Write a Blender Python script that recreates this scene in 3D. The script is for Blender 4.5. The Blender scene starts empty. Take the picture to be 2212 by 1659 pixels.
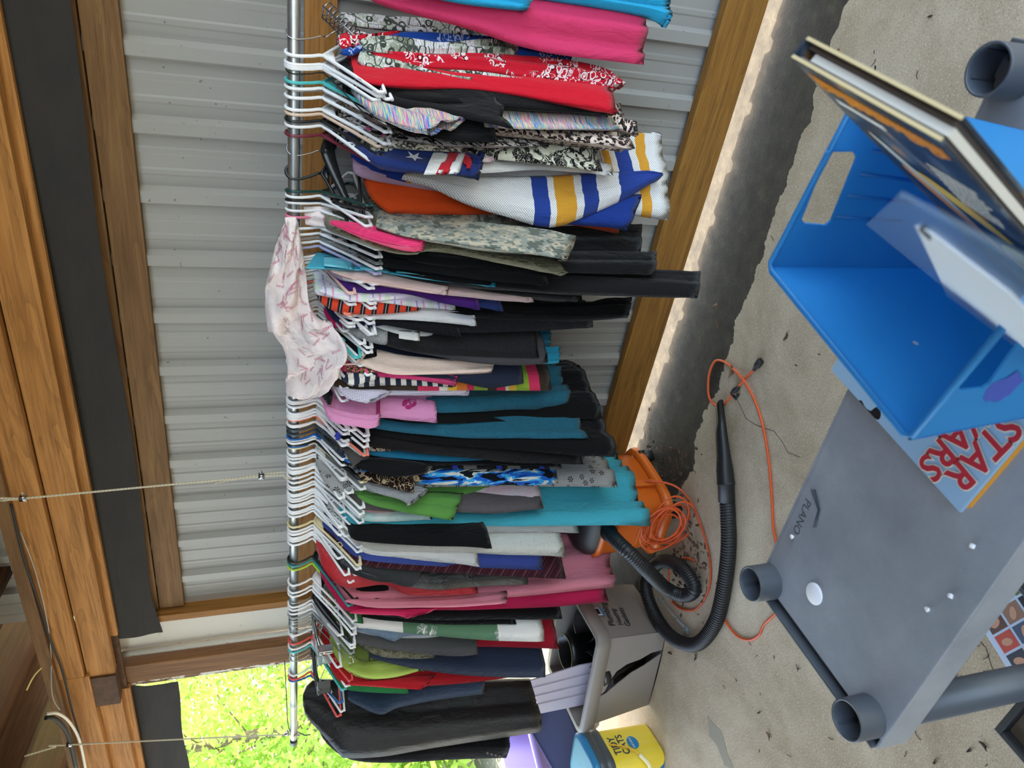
import bpy, bmesh, math, random
from mathutils import Vector, Matrix, noise
from mathutils.bvhtree import BVHTree
from mathutils.geometry import tessellate_polygon
V = Vector
random.seed(7)
SC = bpy.context.scene
COL = SC.collection
# ------------------------------------------------------------------ camera (the photograph was taken with the phone on its side)
FPX = 1640.0; CU, CV = 829.5, 1106.0; CAMZ = 1.72
RX, RY, RZ = V((.8218, .1622, -.5451)), V((.5683, -.2838, .7723)), V((-.0294, -.9451, -.3256))
def c2w(a): a = V(a); return V((RX.dot(a), RY.dot(a), RZ.dot(a)))
CAM = V((0, 0, CAMZ))
cd = bpy.data.cameras.new('camera'); cam = bpy.data.objects.new('camera', cd); COL.objects.link(cam)
r_, u_, b_ = c2w((0, 1, 0)).normalized(), c2w((1, 0, 0)).normalized(), c2w((0, 0, -1)).normalized()
cam.matrix_world = Matrix(((r_.x, u_.x, b_.x, 0), (r_.y, u_.y, b_.y, 0), (r_.z, u_.z, b_.z, CAMZ), (0, 0, 0, 1)))
cd.sensor_fit = 'HORIZONTAL'; cd.sensor_width = 36; cd.lens = 36 * FPX / 2212; cd.clip_start = .02
cd.dof.use_dof = True; cd.dof.focus_distance = 2.3; cd.dof.aperture_fstop = 8
SC.camera = cam
def ray(px, py): return c2w(((1659 - py - CU) / FPX, (px - CV) / FPX, 1))
def at(px, py, ax, val):                       # point of a world plane seen at a photograph pixel
    d = ray(px, py); return CAM + d * ((val - CAM[ax]) / d[ax])
# ------------------------------------------------------------------ world, sun, exposure
W = bpy.data.worlds.new('World'); SC.world = W; W.use_nodes = True
wn = W.node_tree; sky = wn.nodes.new('ShaderNodeTexSky'); sky.sky_type = 'NISHITA'; sky.sun_disc = False
sky.sun_elevation = math.radians(68); sky.sun_rotation = math.radians(-20); sky.air_density = 1; sky.dust_density = 2.5; sky.ozone_density = 1
bg = wn.nodes['Background']; tn = wn.nodes.new('ShaderNodeMix'); tn.data_type = 'RGBA'; tn.blend_type = 'MULTIPLY'; tn.inputs[0].default_value = 1; tn.inputs[7].default_value = (1, .925, .80, 1)
wn.links.new(sky.outputs[0], tn.inputs[6]); wn.links.new(tn.outputs[2], bg.inputs[0]); bg.inputs[1].default_value = .34
sd = bpy.data.lights.new('sun', 'SUN'); sd.energy = 3.2; sd.angle = .009; sd.color = (1, .97, .93)
sun = bpy.data.objects.new('sun', sd); COL.objects.link(sun)
sun.rotation_euler = V((.12, -.17, -1)).to_track_quat('-Z', 'Y').to_euler()
vs = SC.view_settings; vs.view_transform = 'Standard'; vs.look = 'None'; vs.exposure = 2.5; vs.gamma = 1; vs.use_curve_mapping = False
# ------------------------------------------------------------------ materials
def C(h, a=1):
    h = h.lstrip('#'); c = [int(h[i:i + 2], 16) / 255 for i in (0, 2, 4)]
    return tuple([x / 12.92 if x < .04045 else ((x + .055) / 1.055) ** 2.4 for x in c] + [a])
class NT:
    def __init__(s, name, rough=.9, spec=.25, metal=0, sheen=0):
        s.m = bpy.data.materials.new(name); s.m.use_nodes = True; s.t = s.m.node_tree; s.b = s.t.nodes['Principled BSDF']
        s.b.inputs['Roughness'].default_value = rough; s.b.inputs['Specular IOR Level'].default_value = spec
        s.b.inputs['Metallic'].default_value = metal; s.b.inputs['Sheen Weight'].default_value = sheen
    def put(s, sock, v):
        if hasattr(v, 'is_linked') or isinstance(v, bpy.types.NodeSocket): s.t.links.new(v, sock)
        else: sock.default_value = v
    def n(s, typ, ins=None, **kw):
        o = s.t.nodes.new('ShaderNode' + typ)
        for k, v in kw.items(): setattr(o, k, v)
        for k, v in (ins or {}).items(): s.put(o.inputs[k], v)
        return o
    def math(s, op, a, b=0, c=0): return s.n('Math', {0: a, 1: b, 2: c}, operation=op).outputs[0]
    def uv(s): return s.n('TexCoord').outputs['UV']
    def obj(s): return s.n('TexCoord').outputs['Object']
    def xyz(s, v): o = s.n('SeparateXYZ', {0: v}); return o.outputs
    def scale(s, v, sc, rot=(0, 0, 0)): return s.n('Mapping', {0: v, 2: rot, 3: sc}).outputs[0]
    def noise(s, v, sc, det=3, rough=.5, dist=0): return s.n('TexNoise', {'Vector': v, 'Scale': sc, 'Detail': det, 'Roughness': rough, 'Distortion': dist}).outputs[0]
    def vor(s, v, sc, feat='F1', dist='EUCLIDEAN', out='Distance', rnd=1): 
        o = s.n('TexVoronoi', {'Vector': v, 'Scale': sc, 'Randomness': rnd}, feature=feat)
        if feat != 'DISTANCE_TO_EDGE': o.distance = dist
        return o.outputs[out]
    def ramp(s, f, stops, mode='LINEAR'):
        o = s.n('ValToRGB', {0: f}); r = o.color_ramp; r.interpolation = mode
        while len(r.elements) < len(stops): r.elements.new(.5)
        for e, (p, c) in zip(r.elements, stops): e.position = p; e.color = C(c) if isinstance(c, str) else (c, c, c, 1)
        return o.outputs[0]
    def mix(s, f, a, b, mode='MIX'):
        o = s.n('Mix', data_type='RGBA', blend_type=mode); s.put(o.inputs[0], f)
        s.put(o.inputs[6], C(a) if isinstance(a, str) else a); s.put(o.inputs[7], C(b) if isinstance(b, str) else b); return o.outputs[2]
    def col(s, v): s.put(s.b.inputs['Base Color'], C(v) if isinstance(v, str) else v); return s
    def bump(s, h, strength=.3, dist=.004):
        o = s.n('Bump', {'Height': h, 'Strength': strength, 'Distance': dist}); s.put(s.b.inputs['Normal'], o.outputs[0]); return s
MC = {}
def plastic(name, hexc, rough=.35, spec=.5):
    if name in MC: return MC[name]
    s = NT(name, rough, spec).col(hexc); MC[name] = s.m; return s.m
def metal(name, hexc, rough=.3):
    if name in MC: return MC[name]
    s = NT(name, rough, .5, 1); s.col(s.mix(s.noise(s.obj(), 30, 4), hexc, '#6f7274')); MC[name] = s.m; return s.m
def cloth(kind, *a):
    """procedural textile; UV is metres across (u) and metres below the rod (v)"""
    key = (kind,) + a
    if key in MC: return MC[key]
    s = NT('cloth_' + kind, .92, .15, 0, .1); uv = s.uv(); X = s.xyz(uv); u, v = X[0], X[1]
    if kind == 'plain': c = s.mix(s.noise(uv, 300, 2), a[0], s.mix(.12, a[0], '#000000'))
    elif kind == 'heather': c = s.ramp(s.noise(s.scale(uv, (1, .5, 1)), 420, 3, .8), [(.3, a[0]), (.7, a[1])])
    elif kind == 'bills':
        w = s.n('TexVoronoi', {'Vector': s.scale(uv, (1, 1, 1), (0, 0, .5)), 'Scale': 24}, distance='MINKOWSKI')
        cell = s.ramp(s.xyz(w.outputs['Color'])[0], [(0, '#4d534e'), (.12, '#c3c7ba'), (.5, '#e0dcde'), (.88, '#9aa08e')], 'CONSTANT')
        eng = s.ramp(s.noise(s.scale(uv, (1, 2, 1)), 130, 5, .75), [(.4, '#7d8276'), (.52, '#ffffff')])
        c = s.mix(.75, cell, eng, 'MULTIPLY'); ed = s.vor(uv, 24, 'DISTANCE_TO_EDGE')
        c = s.mix(s.math('LESS_THAN', ed, .03), c, '#50564c')
        ring = s.math('COMPARE', s.vor(uv, 34), .32, .06); c = s.mix(ring, c, '#3d423a')
    elif kind == 'bandana':
        d = s.vor(uv, 40); ring = s.math('COMPARE', d, .34, .055); dots = s.math('LESS_THAN', s.vor(uv, 95), .22)
        band = s.math('GREATER_THAN', s.noise(uv, 9, 1), .5); curl = s.math('COMPARE', s.noise(uv, 26, 2, .5, 1.5), .5, .025)
        f = s.math('MULTIPLY', s.math('MAXIMUM', s.math('MAXIMUM', ring, curl), dots), band)
        c = s.mix(s.math('MULTIPLY', f, .85), a[0], a[1])
        c = s.mix(s.math('MULTIPLY', s.math('COMPARE', d, .45, .03), band), c, '#16080c')
    elif kind == 'spacedye':
        c = s.ramp(s.noise(s.scale(uv, (5, 260, 1)), 1, 2, .9), [(.2, '#232f86'), (.36, '#4a63c4'), (.43, '#43b3b0'), (.48, '#d7d58e'), (.53, '#e07898'), (.59, '#8d62b8'), (.66, '#d9e0da'), (.75, '#c2446f')], 'CONSTANT')
    elif kind == 'leopard':
        d = s.vor(uv, a[0])
        c = s.ramp(d, [(0, '#6a4a3c'), (.22, '#15100f'), (.44, '#c9b2a4'), (.7, '#dccbbf')], 'CONSTANT')
        c = s.mix(s.math('GREATER_THAN', s.noise(uv, a[0] * .9, 3), .56), c, '#181311')
    elif kind == 'floral':
        n1 = s.noise(uv, a[2], 3, .55, 1.6); c = s.ramp(n1, [(.0, a[0]), (.5, a[1])], 'CONSTANT')
        vein = s.math('COMPARE', s.noise(uv, a[2] * 2.2, 1, .4, 2), .5, .018); c = s.mix(vein, c, a[1] if len(a) < 4 else a[3])
        if len(a) > 4: c = s.mix(s.math('GREATER_THAN', s.noise(uv, a[2] * .8, 1), .66), c, a[4])
    elif kind == 'vstripe':            # bands at heights: ((v, colour), ...) over total length a[1]
        c = s.ramp(s.math('DIVIDE', v, a[1]), [(p / a[1], h) for p, h in a[0]], 'CONSTANT')
    elif kind == 'repeat':             # repeating bands, period a[1]; optional slant a[2]
        f = s.math('FRACT', s.math('DIVIDE', s.math('ADD', v, s.math('MULTIPLY', u, a[2] if len(a) > 2 else 0)), a[1])); c = s.ramp(f, list(a[0]), 'CONSTANT')
    elif kind == 'jersey':
        c = s.ramp(s.math('DIVIDE', v, a[1]), [(p / a[1], h) for p, h in a[0]], 'CONSTANT')
        hole = s.math('LESS_THAN', s.vor(s.scale(uv, (1, 1, 1), (0, 0, .78)), 200, rnd=0), .28); c = s.mix(s.math('MULTIPLY', hole, .75), c, '#3b4560')
    elif kind == 'digital':
        sn = s.n('VectorMath', {0: uv, 1: (.009, .009, 1)}, operation='SNAP').outputs[0]
        c = s.ramp(s.noise(sn, 18, 3, .7), [(0, '#5d6258'), (.44, '#8e9186'), (.52, '#b7ab95'), (.6, '#747a6e')], 'CONSTANT')
    elif kind == 'forest':
        c = s.ramp(s.noise(s.scale(uv, (1, .6, 1)), 38, 5, .7, 1), [(.3, '#2b2620'), (.45, '#5d5a42'), (.55, '#8b8570'), (.62, '#3a342b'), (.7, '#a59d88')])
    elif kind == 'plaid':
        fu, fv = s.math('FRACT', s.math('MULTIPLY', u, 22)), s.math('FRACT', s.math('MULTIPLY', v, 15))
        c = s.ramp(fv, [(0, '#efe9ee'), (.2, '#b9a4d4'), (.27, '#efe9ee'), (.5, '#f0a9c4'), (.58, '#efe9ee'), (.75, '#dfe8d2')], 'CONSTANT'); c = s.mix(s.math('LESS_THAN', fu, .18), c, '#e6d9ea')
    elif kind == 'dots': c = s.mix(s.math('LESS_THAN', s.vor(uv, a[2], rnd=a[3]), a[4]), a[0], a[1])
    elif kind == 'ornament':
        w = s.math('COMPARE', s.noise(uv, 20, 1, .4, 2.2), .5, .02); w2 = s.math('COMPARE', s.vor(uv, 26), .38, .045)
        dt = s.math('LESS_THAN', s.vor(uv, 90), .16); c = s.mix(s.math('MAXIMUM', s.math('MAXIMUM', w, w2), dt), '#2a1a17', '#cdb58f')
    elif kind == 'brush':
        c = s.ramp(s.noise(s.scale(uv, (34, 8, 1), (0, 0, .5)), 1, 3, .6, .6), [(.3, '#0d1016'), (.42, '#1f5fc0'), (.48, '#41a5d8'), (.53, '#ded9cf'), (.58, '#11141b'), (.66, '#8d9499')], 'CONSTANT')
    elif kind == 'flakes':
        g = s.ramp(s.noise(uv, 320, 3, .8), [(.3, a[0]), (.7, a[1])])
        f = s.n('TexVoronoi', {'Vector': uv, 'Scale': 30}); loc = s.n('VectorMath', {0: uv, 1: f.outputs['Position']}, operation='SUBTRACT')
        P = s.xyz(loc.outputs[0]); ang = s.math('ARCTAN2', P[0], P[1]); pet = s.math('ABSOLUTE', s.math('COSINE', s.math('MULTIPLY', ang, 3)))
        c = s.mix(s.math('MULTIPLY', s.math('LESS_THAN', f.outputs['Distance'], .34), s.math('GREATER_THAN', pet, .72)), g, a[2])
    elif kind == 'furry': c = s.ramp(s.noise(uv, 170, 4, .8), [(.3, a[0]), (.75, a[1])])
    elif kind == 'knit': c = s.ramp(s.noise(s.scale(uv, (40, 520, 1)), 1, 3, .9), [(.3, a[0]), (.5, a[1]), (.7, a[2])])
    elif kind == 'grid': 
        g = s.vor(s.scale(uv, (1, 1, 1), (0, 0, .78)), 210, rnd=0); c = s.ramp(g, [(.25, a[1]), (.45, a[0])])
    elif kind == 'denim': c = s.mix(s.noise(s.scale(uv, (2, 1, 1)), 40, 4, .7), a[0], a[1])
    elif kind == 'sparkle': c = s.mix(s.math('GREATER_THAN', s.noise(uv, 700, 1), .74), a[0], '#b9b9bd')
    elif kind == 'tiedye': c = s.ramp(s.noise(uv, 12, 3, .6, .8), [(.35, a[0]), (.65, a[1])])
    s.col(c)
    o = s.obj(); h = s.noise(s.scale(o, (1, 1, .45)), 26, 4, .6, .6); h2 = s.noise(o, 420, 2)
    hh = s.math('ADD', h, s.math('MULTIPLY', h2, .1))
    if kind == 'furry': hh = s.noise(o, 150, 4, .8); s.bump(hh, .9, .01)
    else: s.bump(hh, .6, .016)
    if kind == 'plain' and len(a) > 1: s.b.inputs['Roughness'].default_value = a[1]; s.b.inputs['Specular IOR Level'].default_value = .5
    MC[key] = s.m; return s.m
def wood(name, c1, c2, axis=0, dark='#3a2412'):
    if name in MC: return MC[name]
    s = NT(name, .72, .3); o = s.obj(); sc = [14, 14, 14]; sc[axis] = .9
    g = s.noise(s.scale(o, sc), 2.2, 6, .6, .8); big = s.noise(s.scale(o, [x * .22 for x in sc]), 3, 3, .5, 1.5)
    rings = s.math('FRACT', s.math('MULTIPLY', big, 9)); c = s.ramp(g, [(.3, c1), (.65, c2)]); c = s.mix(s.math('MULTIPLY', s.math('POWER', rings, 3), .45), c, s.mix(.5, c1, dark))
    ks = [1.7, 1.7, 1.7]; ks[axis] = 1.1; kn = s.vor(s.scale(o, ks), 2.4); c = s.mix(s.math('MULTIPLY', s.math('LESS_THAN', kn, .045), .85), c, dark)
    st = s.math('GREATER_THAN', s.noise(s.scale(o, [x * .5 for x in sc]), 1.7, 4, .7), .66); c = s.mix(s.math('MULTIPLY', st, .35), c, dark)
    fs = [70, 70, 70]; fs[axis] = 1.6; fg = s.noise(s.scale(o, fs), 1.6, 4, .7); c = s.mix(s.math('MULTIPLY', s.math('GREATER_THAN', fg, .56), .28), c, dark)
    s.col(c).bump(fg, .4, .003); MC[name] = s.m; return s.m
# ------------------------------------------------------------------ objects
def link(o, parent=None):
    COL.objects.link(o)
    if parent: o.parent = parent
    return o
def mesh(name, vs_, fs, m=None, parent=None, smooth=False, uv=None, auto=None):
    me = bpy.data.meshes.new(name); me.from_pydata([tuple(v) for v in vs_], [], fs)
    if m:
        for mm in (m if isinstance(m, (list, tuple)) else [m]): me.materials.append(mm)
    if smooth: me.polygons.foreach_set('use_smooth', [True] * len(me.polygons))
    if uv:
        l = me.uv_layers.new(name='UVMap')
        for lp in me.loops: l.data[lp.index].uv = uv[lp.vertex_index]
    me.update(); return link(bpy.data.objects.new(name, me), parent)
def tag(o, label=None, cat=None, group=None, kind=None):
    if label: o['label'] = label
    if cat: o['category'] = cat
    if group: o['group'] = group
    if kind: o['kind'] = kind
    return o
def empty(name, loc, label=None, cat=None, group=None, kind=None, rz=0):
    o = bpy.data.objects.new(name, None); o.empty_display_size = .05; o.location = loc; o.rotation_euler = (0, 0, rz)
    return tag(link(o), label, cat, group, kind)
class MB:
    def __init__(s): s.v = []; s.f = []; s.uvs = []
    def add(s, vs_, fs, uv=None):
        k = len(s.v); s.v += [V(v) for v in vs_]; s.f += [tuple(i + k for i in f) for f in fs]; s.uvs += uv or [(0, 0)] * len(vs_); return s
    def box(s, c, size, M=None):
        vs_ = [V(((i & 1) - .5, (i >> 1 & 1) - .5, (i >> 2) - .5)) for i in range(8)]
        vs_ = [V((v.x * size[0], v.y * size[1], v.z * size[2])) for v in vs_]
        if M: vs_ = [M @ v for v in vs_]
        return s.add([v + V(c) for v in vs_], [(0, 2, 3, 1), (4, 5, 7, 6), (0, 1, 5, 4), (2, 6, 7, 3), (0, 4, 6, 2), (1, 3, 7, 5)])
    def tube(s, pts, r, seg=8, closed=False, caps=True, squash=None):
        pts = [V(p) for p in pts]; n = len(pts); rs = r if isinstance(r, (list, tuple)) else [r] * n
        T = []
        for i in range(n):
            a = pts[(i - 1) % n] if closed or i else pts[0]; b = pts[(i + 1) % n] if closed or i < n - 1 else pts[-1]
            T.append((b - a).normalized() if (b - a).length > 1e-9 else V((0, 0, 1)))
        N = T[0].orthogonal().normalized(); vs_ = []
        for i in range(n):
            if i: N = (N - T[i] * N.dot(T[i])); N = N.normalized() if N.length > 1e-6 else T[i].orthogonal().normalized()
            B = T[i].cross(N)
            for k in range(seg):
                a = 2 * math.pi * k / seg; vs_.append(pts[i] + (N * math.cos(a) + B * math.sin(a)) * rs[i])
        fs = [(i * seg + k, i * seg + (k + 1) % seg, ((i + 1) % n) * seg + (k + 1) % seg, ((i + 1) % n) * seg + k) for i in range(n if closed else n - 1) for k in range(seg)]
        if caps and not closed: fs += [tuple(range(seg))[::-1], tuple((n - 1) * seg + k for k in range(seg))]
        return s.add(vs_, fs)
    def lathe(s, prof, seg=24, M=None, sq=0):
        vs_ = []
        for r, z in prof:
            for k in range(seg):
                a = 2 * math.pi * k / seg; c, d = math.cos(a), math.sin(a); q = 1 / (abs(c) ** sq + abs(d) ** sq) ** (1 / sq) if sq else 1
                vs_.append(V((r * c * q, r * d * q, z)))
        if M: vs_ = [M @ v for v in vs_]
        return s.add(vs_, [(i * seg + k, i * seg + (k + 1) % seg, (i + 1) * seg + (k + 1) % seg, (i + 1) * seg + k) for i in range(len(prof) - 1) for k in range(seg)])
    def build(s, name, m, parent=None, smooth=False, bevel=0, **kw):
        o = mesh(name, s.v, s.f, m, parent, smooth, s.uvs if any(x != (0, 0) for x in s.uvs) else None)
        if bevel:
            bm = bmesh.new(); bm.from_mesh(o.data); bmesh.ops.bevel(bm, geom=bm.edges[:], offset=bevel, segments=2, affect='EDGES', profile=.6); bm.to_mesh(o.data); bm.free()
        if kw: tag(o, **kw)
        return o
def spline(pts, n=8, closed=False):
    pts = [V(p) for p in pts]; m = len(pts); out = []
    for i in range(m if closed else m - 1):
        g = (lambda j: pts[j % m]) if closed else (lambda j: pts[max(0, min(m - 1, j))])
        a, b, c, d = g(i - 1), g(i), g(i + 1), g(i + 2)
        for k in range(n):
            t = k / n; out.append(.5 * ((2 * b) + (c - a) * t + (2 * a - 5 * b + 4 * c - d) * t * t + (3 * b - a - 3 * c + d) * t ** 3))
    if not closed: out.append(pts[-1])
    return out
def holed(outer, holes, thick):                # 2-D plate with holes -> verts, faces in (x, y, 0..thick)
    loops = [outer] + holes; flat = [p for l in loops for p in l]; n = len(flat)
    tris = tessellate_polygon([[V((p[0], p[1], 0)) for p in l] for l in loops])
    vs_ = [V((p[0], p[1], 0)) for p in flat] + [V((p[0], p[1], thick)) for p in flat]
    fs = [tuple(t)[::-1] for t in tris] + [tuple(i + n for i in t) for t in tris]; k = 0
    for l in loops:
        m = len(l); fs += [(k + i, k + (i + 1) % m, n + k + (i + 1) % m, n + k + i) for i in range(m)]; k += m
    return vs_, fs
def rrect(x0, y0, x1, y1, r, n=4):
    out = []
    for cx, cy, a0 in ((x1 - r, y1 - r, 0), (x0 + r, y1 - r, 90), (x0 + r, y0 + r, 180), (x1 - r, y0 + r, 270)):
        for k in range(n + 1): a = math.radians(a0 + 90 * k / n); out.append((cx + r * math.cos(a), cy + r * math.sin(a)))
    return out
TXT = {}
def text(name, body, m, parent, org, right, up, size, bvh=None, cast=None, off=.0012, shear=0, extr=0, bold=0):
    k = (body, shear, bold)
    if k not in TXT:
        cu = bpy.data.curves.new('lettering', 'FONT'); cu.body = body; cu.size = 1; cu.shear = shear; cu.align_x = 'CENTER'; cu.align_y = 'CENTER'; cu.resolution_u = 3; cu.offset = bold
        o = bpy.data.objects.new('lettering', cu); me = bpy.data.meshes.new_from_object(o); TXT[k] = ([v.co.copy() for v in me.vertices], [tuple(p.vertices) for p in me.polygons])
        bpy.data.objects.remove(o)
    vs_, fs = TXT[k]; org, right, up = V(org), V(right).normalized(), V(up).normalized(); out = []; nn = right.cross(up)
    for v in vs_:
        p = org + right * (v.x * size) + up * (v.y * size) + nn * off
        if bvh:
            h = bvh.ray_cast(p - V(cast) * .5, V(cast))
            if h[0] is None: h = bvh.find_nearest(p)
            p = h[0] - V(cast).normalized() * off
        out.append(p)
    return mesh(name, out, fs, m, parent)
# ------------------------------------------------------------------ the building
HW, HR = 2.45, 2.15                            # distance of the wall sheets and of the rod from the camera
steel = NT('painted_sheet_steel', .48, .5, .0); so = steel.obj()
steel.col(steel.mix(steel.math('MULTIPLY', steel.math('GREATER_THAN', steel.noise(so, 60, 2), .735), .6), steel.mix(steel.noise(steel.scale(so, (1.5, 1, .4)), 3, 3), '#9b9894', '#8a8781'), '#3a3733'))
PITCH = .2132
def rib_profile(x0, x1):                       # cross-section of the ribbed sheet: major ribs with two minor ribs between
    pts = []; k = math.floor((x0 + .548) / PITCH) - 1
    while True:
        b = -.548 + k * PITCH
        for dx, dy in ((-.030, 0), (-.018, -.024), (.018, -.024), (.030, 0), (PITCH * .35 - .013, 0), (PITCH * .35 - .007, -.0028), (PITCH * .35 + .007, -.0028), (PITCH * .35 + .013, 0), (PITCH * .65 - .013, 0), (PITCH * .65 - .007, -.0028), (PITCH * .65 + .007, -.0028), (PITCH * .65 + .013, 0)):
            x = b + dx
            if x0 <= x <= x1: pts.append((x, dy))
        if b > x1: break
        k += 1
    return [(x0, 0)] + pts + [(x1, 0)]
wall = empty('wall_back', (0, HW, 0), kind='structure')
e0 = -.548 + .02
for k in range(-3, 4):                         # 36 inch sheets lapping at every fourth rib
    x0, x1 = e0 + k * 4 * PITCH, e0 + (k + 1) * 4 * PITCH + .02
    x0 = max(x0, -2.86)
    if x1 < -2.8: continue
    pr = rib_profile(x0, x1); n = len(pr); dy = -.0015 * (k % 2)
    vs_ = [(x, y + dy, z) for z in (.09, 2.75) for x, y in pr] + [(x, y + dy + .0012, z) for z in (.09, 2.75) for x, y in pr]
    fs = [(i, i + 1, n + i + 1, n + i) for i in range(n - 1)] + [(2 * n + i, 3 * n + i, 3 * n + i + 1, 2 * n + i + 1) for i in range(n - 1)]
    mesh('steel_panel', vs_, fs, steel.m, wall)
oldwood = wood('weathered_board', '#604326', '#7d5e3a', 0); pine = wood('pine_board', '#91602a', '#b58046', 0); sillw = wood('treated_sill', '#7d5320', '#976a2d', 0)
postw = wood('post_wood', '#5f3f22', '#7d5630', 2); darkw = wood('dark_rafter', '#3b2616', '#5a3c24', 1); pinev = wood('pine_stud', '#80541f', '#976731', 2)
def board(name, x0, x1, y0, y1, z0, z1, m, parent, bev=.003):
    c = V(((x0 + x1) / 2, (y0 + y1) / 2, (z0 + z1) / 2)); s_ = (x1 - x0, y1 - y0, z1 - z0)
    o = MB().box((0, 0, 0), s_).build(name, m, parent, bevel=bev); o.location = c - (parent.location if parent else V()); return o
fr = empty('trim_1', (0, 2.4, 2.0), kind='structure')          # the girts nailed along the wall
board('lower_girt', -2.83, 1.6, 2.41, 2.447, 2.02, 2.117, oldwood, fr)
board('upper_girt', -2.83, 1.6, 2.405, 2.447, 2.121, 2.2, oldwood, fr)
board('middle_girt', -2.86, 1.6, 2.412, 2.43, 1.455, 1.545, pine, fr)
board('sill_board', -2.9, 1.6, 2.385, 2.425, .085, .235, sillw, fr)
hb = empty('trim_2', (0, 2.3, 2.4), kind='structure')          # the header along the eave
board('header_beam', -3.06, 1.6, 2.28, 2.32, 2.30, 2.405, pine, hb)
board('header_beam', -3.02, 1.6, 2.255, 2.3, 2.41, 2.53, pine, hb)
board('header_beam', -5.2, -3.03, 2.262, 2.305, 2.395, 2.53, pine, hb)
board('header_beam', -5.2, -3.25, 2.3, 2.335, 2.30, 2.396, pine, hb)
board('backing_board', -5.2, -2.8, 2.34, 2.358, 2.28, 2.53, darkw, hb)
board('ledger_strip', -5.2, 1.6, 2.225, 2.262, 2.5, 2.545, oldwood, hb)
board('furring_strip', -2.87, 1.6, 2.325, 2.35, 2.275, 2.315, pine, hb)
board('furring_strip', -5.2, -3.25, 2.335, 2.36, 2.27, 2.31, pine, hb)
board('bearing_block', -3.26, -3.06, 2.27, 2.37, 2.3, 2.41, darkw, hb)
po = empty('trim_3', (-3.16, 2.4, 0), kind='structure')        # post and white jamb at the end of the wall
paint = NT('old_white_paint', .6, .3); pn = paint.obj(); paint.col(paint.mix(paint.math('GREATER_THAN', paint.noise(pn, 9, 5, .7), .62), '#cdc8bd', '#b7ad9c'))
peel = NT('peeling_white_paint', .7, .3); pn = peel.obj(); peel.col(peel.mix(peel.math('GREATER_THAN', peel.noise(peel.scale(pn, (3, 3, 1)), 9, 5, .7), .5), '#cdc8bd', '#6d5138'))
board('corner_stud', -2.885, -2.845, 2.38, 2.44, 0, 2.3, pinev, po)
board('white_panel', -3.11, -2.88, 2.432, 2.447, .02, 2.5, paint.m, po)
board('wall_post', -3.25, -3.13, 2.36, 2.46, 0, 2.3, postw, po)
board('painted_edge', -3.285, -3.25, 2.37, 2.46, 0, 2.3, peel.m, po)
MB().tube([(-3.105 + 3.16, 2.41 - 2.4, .02), (-3.105 + 3.16, 2.41 - 2.4, 2.3)], .014, 10).build('white_conduit', paint.m, po, True)
wf = empty('added_wall_front', (0, -2.45, 0), kind='structure')  # unseen wall behind the camera, added to block light from that side
for k in range(7):
    x0 = -5.0 + k * .853; pr = rib_profile(x0, x0 + .86); n = len(pr); mesh('steel_panel', [(x, y, z) for z in (.02, 3.3) for x, y in pr] + [(x, y + .0012, z) for z in (.02, 3.3) for x, y in pr], [(i, i + 1, n + i + 1, n + i) for i in range(n - 1)] + [(2 * n + i, 3 * n + i, 3 * n + i + 1, 2 * n + i + 1) for i in range(n - 1)], steel.m, wf)
# dark weed-barrier fabric stapled under the header
fab = NT('black_landscape_fabric', .85, .2); fo = fab.obj(); fab.col(fab.mix(fab.noise(fab.scale(fo, (2, 1, 5)), 3, 4), '#26282b', '#39342f')); fab.bump(fab.noise(fab.scale(fo, (1, 1, 6)), 9, 4), .5, .01)
def fabric(name, x0, x1, zt, zb, y, label):
    n = 40; vs_ = []; fs = []; uv = []
    for i in range(n + 1):
        t = i / n; x = x0 + (x1 - x0) * t
        for j in range(9):
            w = j / 8; z = zt + (zb - zt) * w + .006 * math.sin(t * 17 + w); drop = 0
            if t < .05: drop = (.05 - t) * .5 * w
            vs_.append((x, y + .012 * noise.noise(V((x * 2, w * 3, 1))) + .008 * math.sin(x * 3 + w * 2) - .02 * w * (1 - w), z - drop))
    fs = [(i * 9 + j, i * 9 + j + 1, (i + 1) * 9 + j + 1, (i + 1) * 9 + j) for i in range(n) for j in range(8)]
    k = len(vs_); vs_ += [(v[0], v[1] + .002, v[2]) for v in vs_]; fs += [tuple(k + q for q in f[::-1]) for f in fs]
    o = mesh(name, vs_, fs, fab.m, None, True); return tag(o, label, 'fabric')
fabric('landscape_fabric', -2.93, 1.5, 2.33, 2.13, 2.365, 'long black fabric strip hanging under the pine header above the steel wall')
fabric('landscape_fabric', -5.1, -3.29, 2.31, 2.08, 2.372, 'black fabric strip hanging under the header over the open bay')
# roof
rf = empty('ceiling', (0, 0, 2.75), kind='structure')
for k in range(6):
    x0 = -4.9 + k * 1.16; pr = rib_profile(x0, x0 + 1.17); n = len(pr)
    vs_ = [(x, y, z + dz - yy * .3) for dz in (0, .0015) for y, z in ((2.8, 0), (-2.2, .75)) for x, yy in pr]
    vs_ = [(x, y, z + .0) for x, y, z in vs_]
    fs = [(i, n + i, n + i + 1, i + 1) for i in range(n - 1)] + [(2 * n + i, 2 * n + i + 1, 3 * n + i + 1, 3 * n + i) for i in range(n - 1)]
    mesh('roof_panel', vs_, fs, steel.m, rf)
for x in (-4.4, -3.42, -2.55, -1.35, -.15, 1.0):
    M = Matrix.Rotation(math.radians(-8.5), 3, 'X'); o = MB().box((0, 0, 0), (.045, 5.0, .16)).build('rafter', darkw, rf, bevel=.003); o.location = (x, .3, .28); o.rotation_euler = (math.radians(-8.5), 0, 0)
for y, z in ((2.1, .06), (1.2, .2), (.2, .35), (-.8, .5), (-1.8, .65)):
    o = MB().box((0, 0, 0), (7.0, .09, .04)).build('purlin', darkw, rf, bevel=.003); o.location = (-1.6, y, z)
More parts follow.
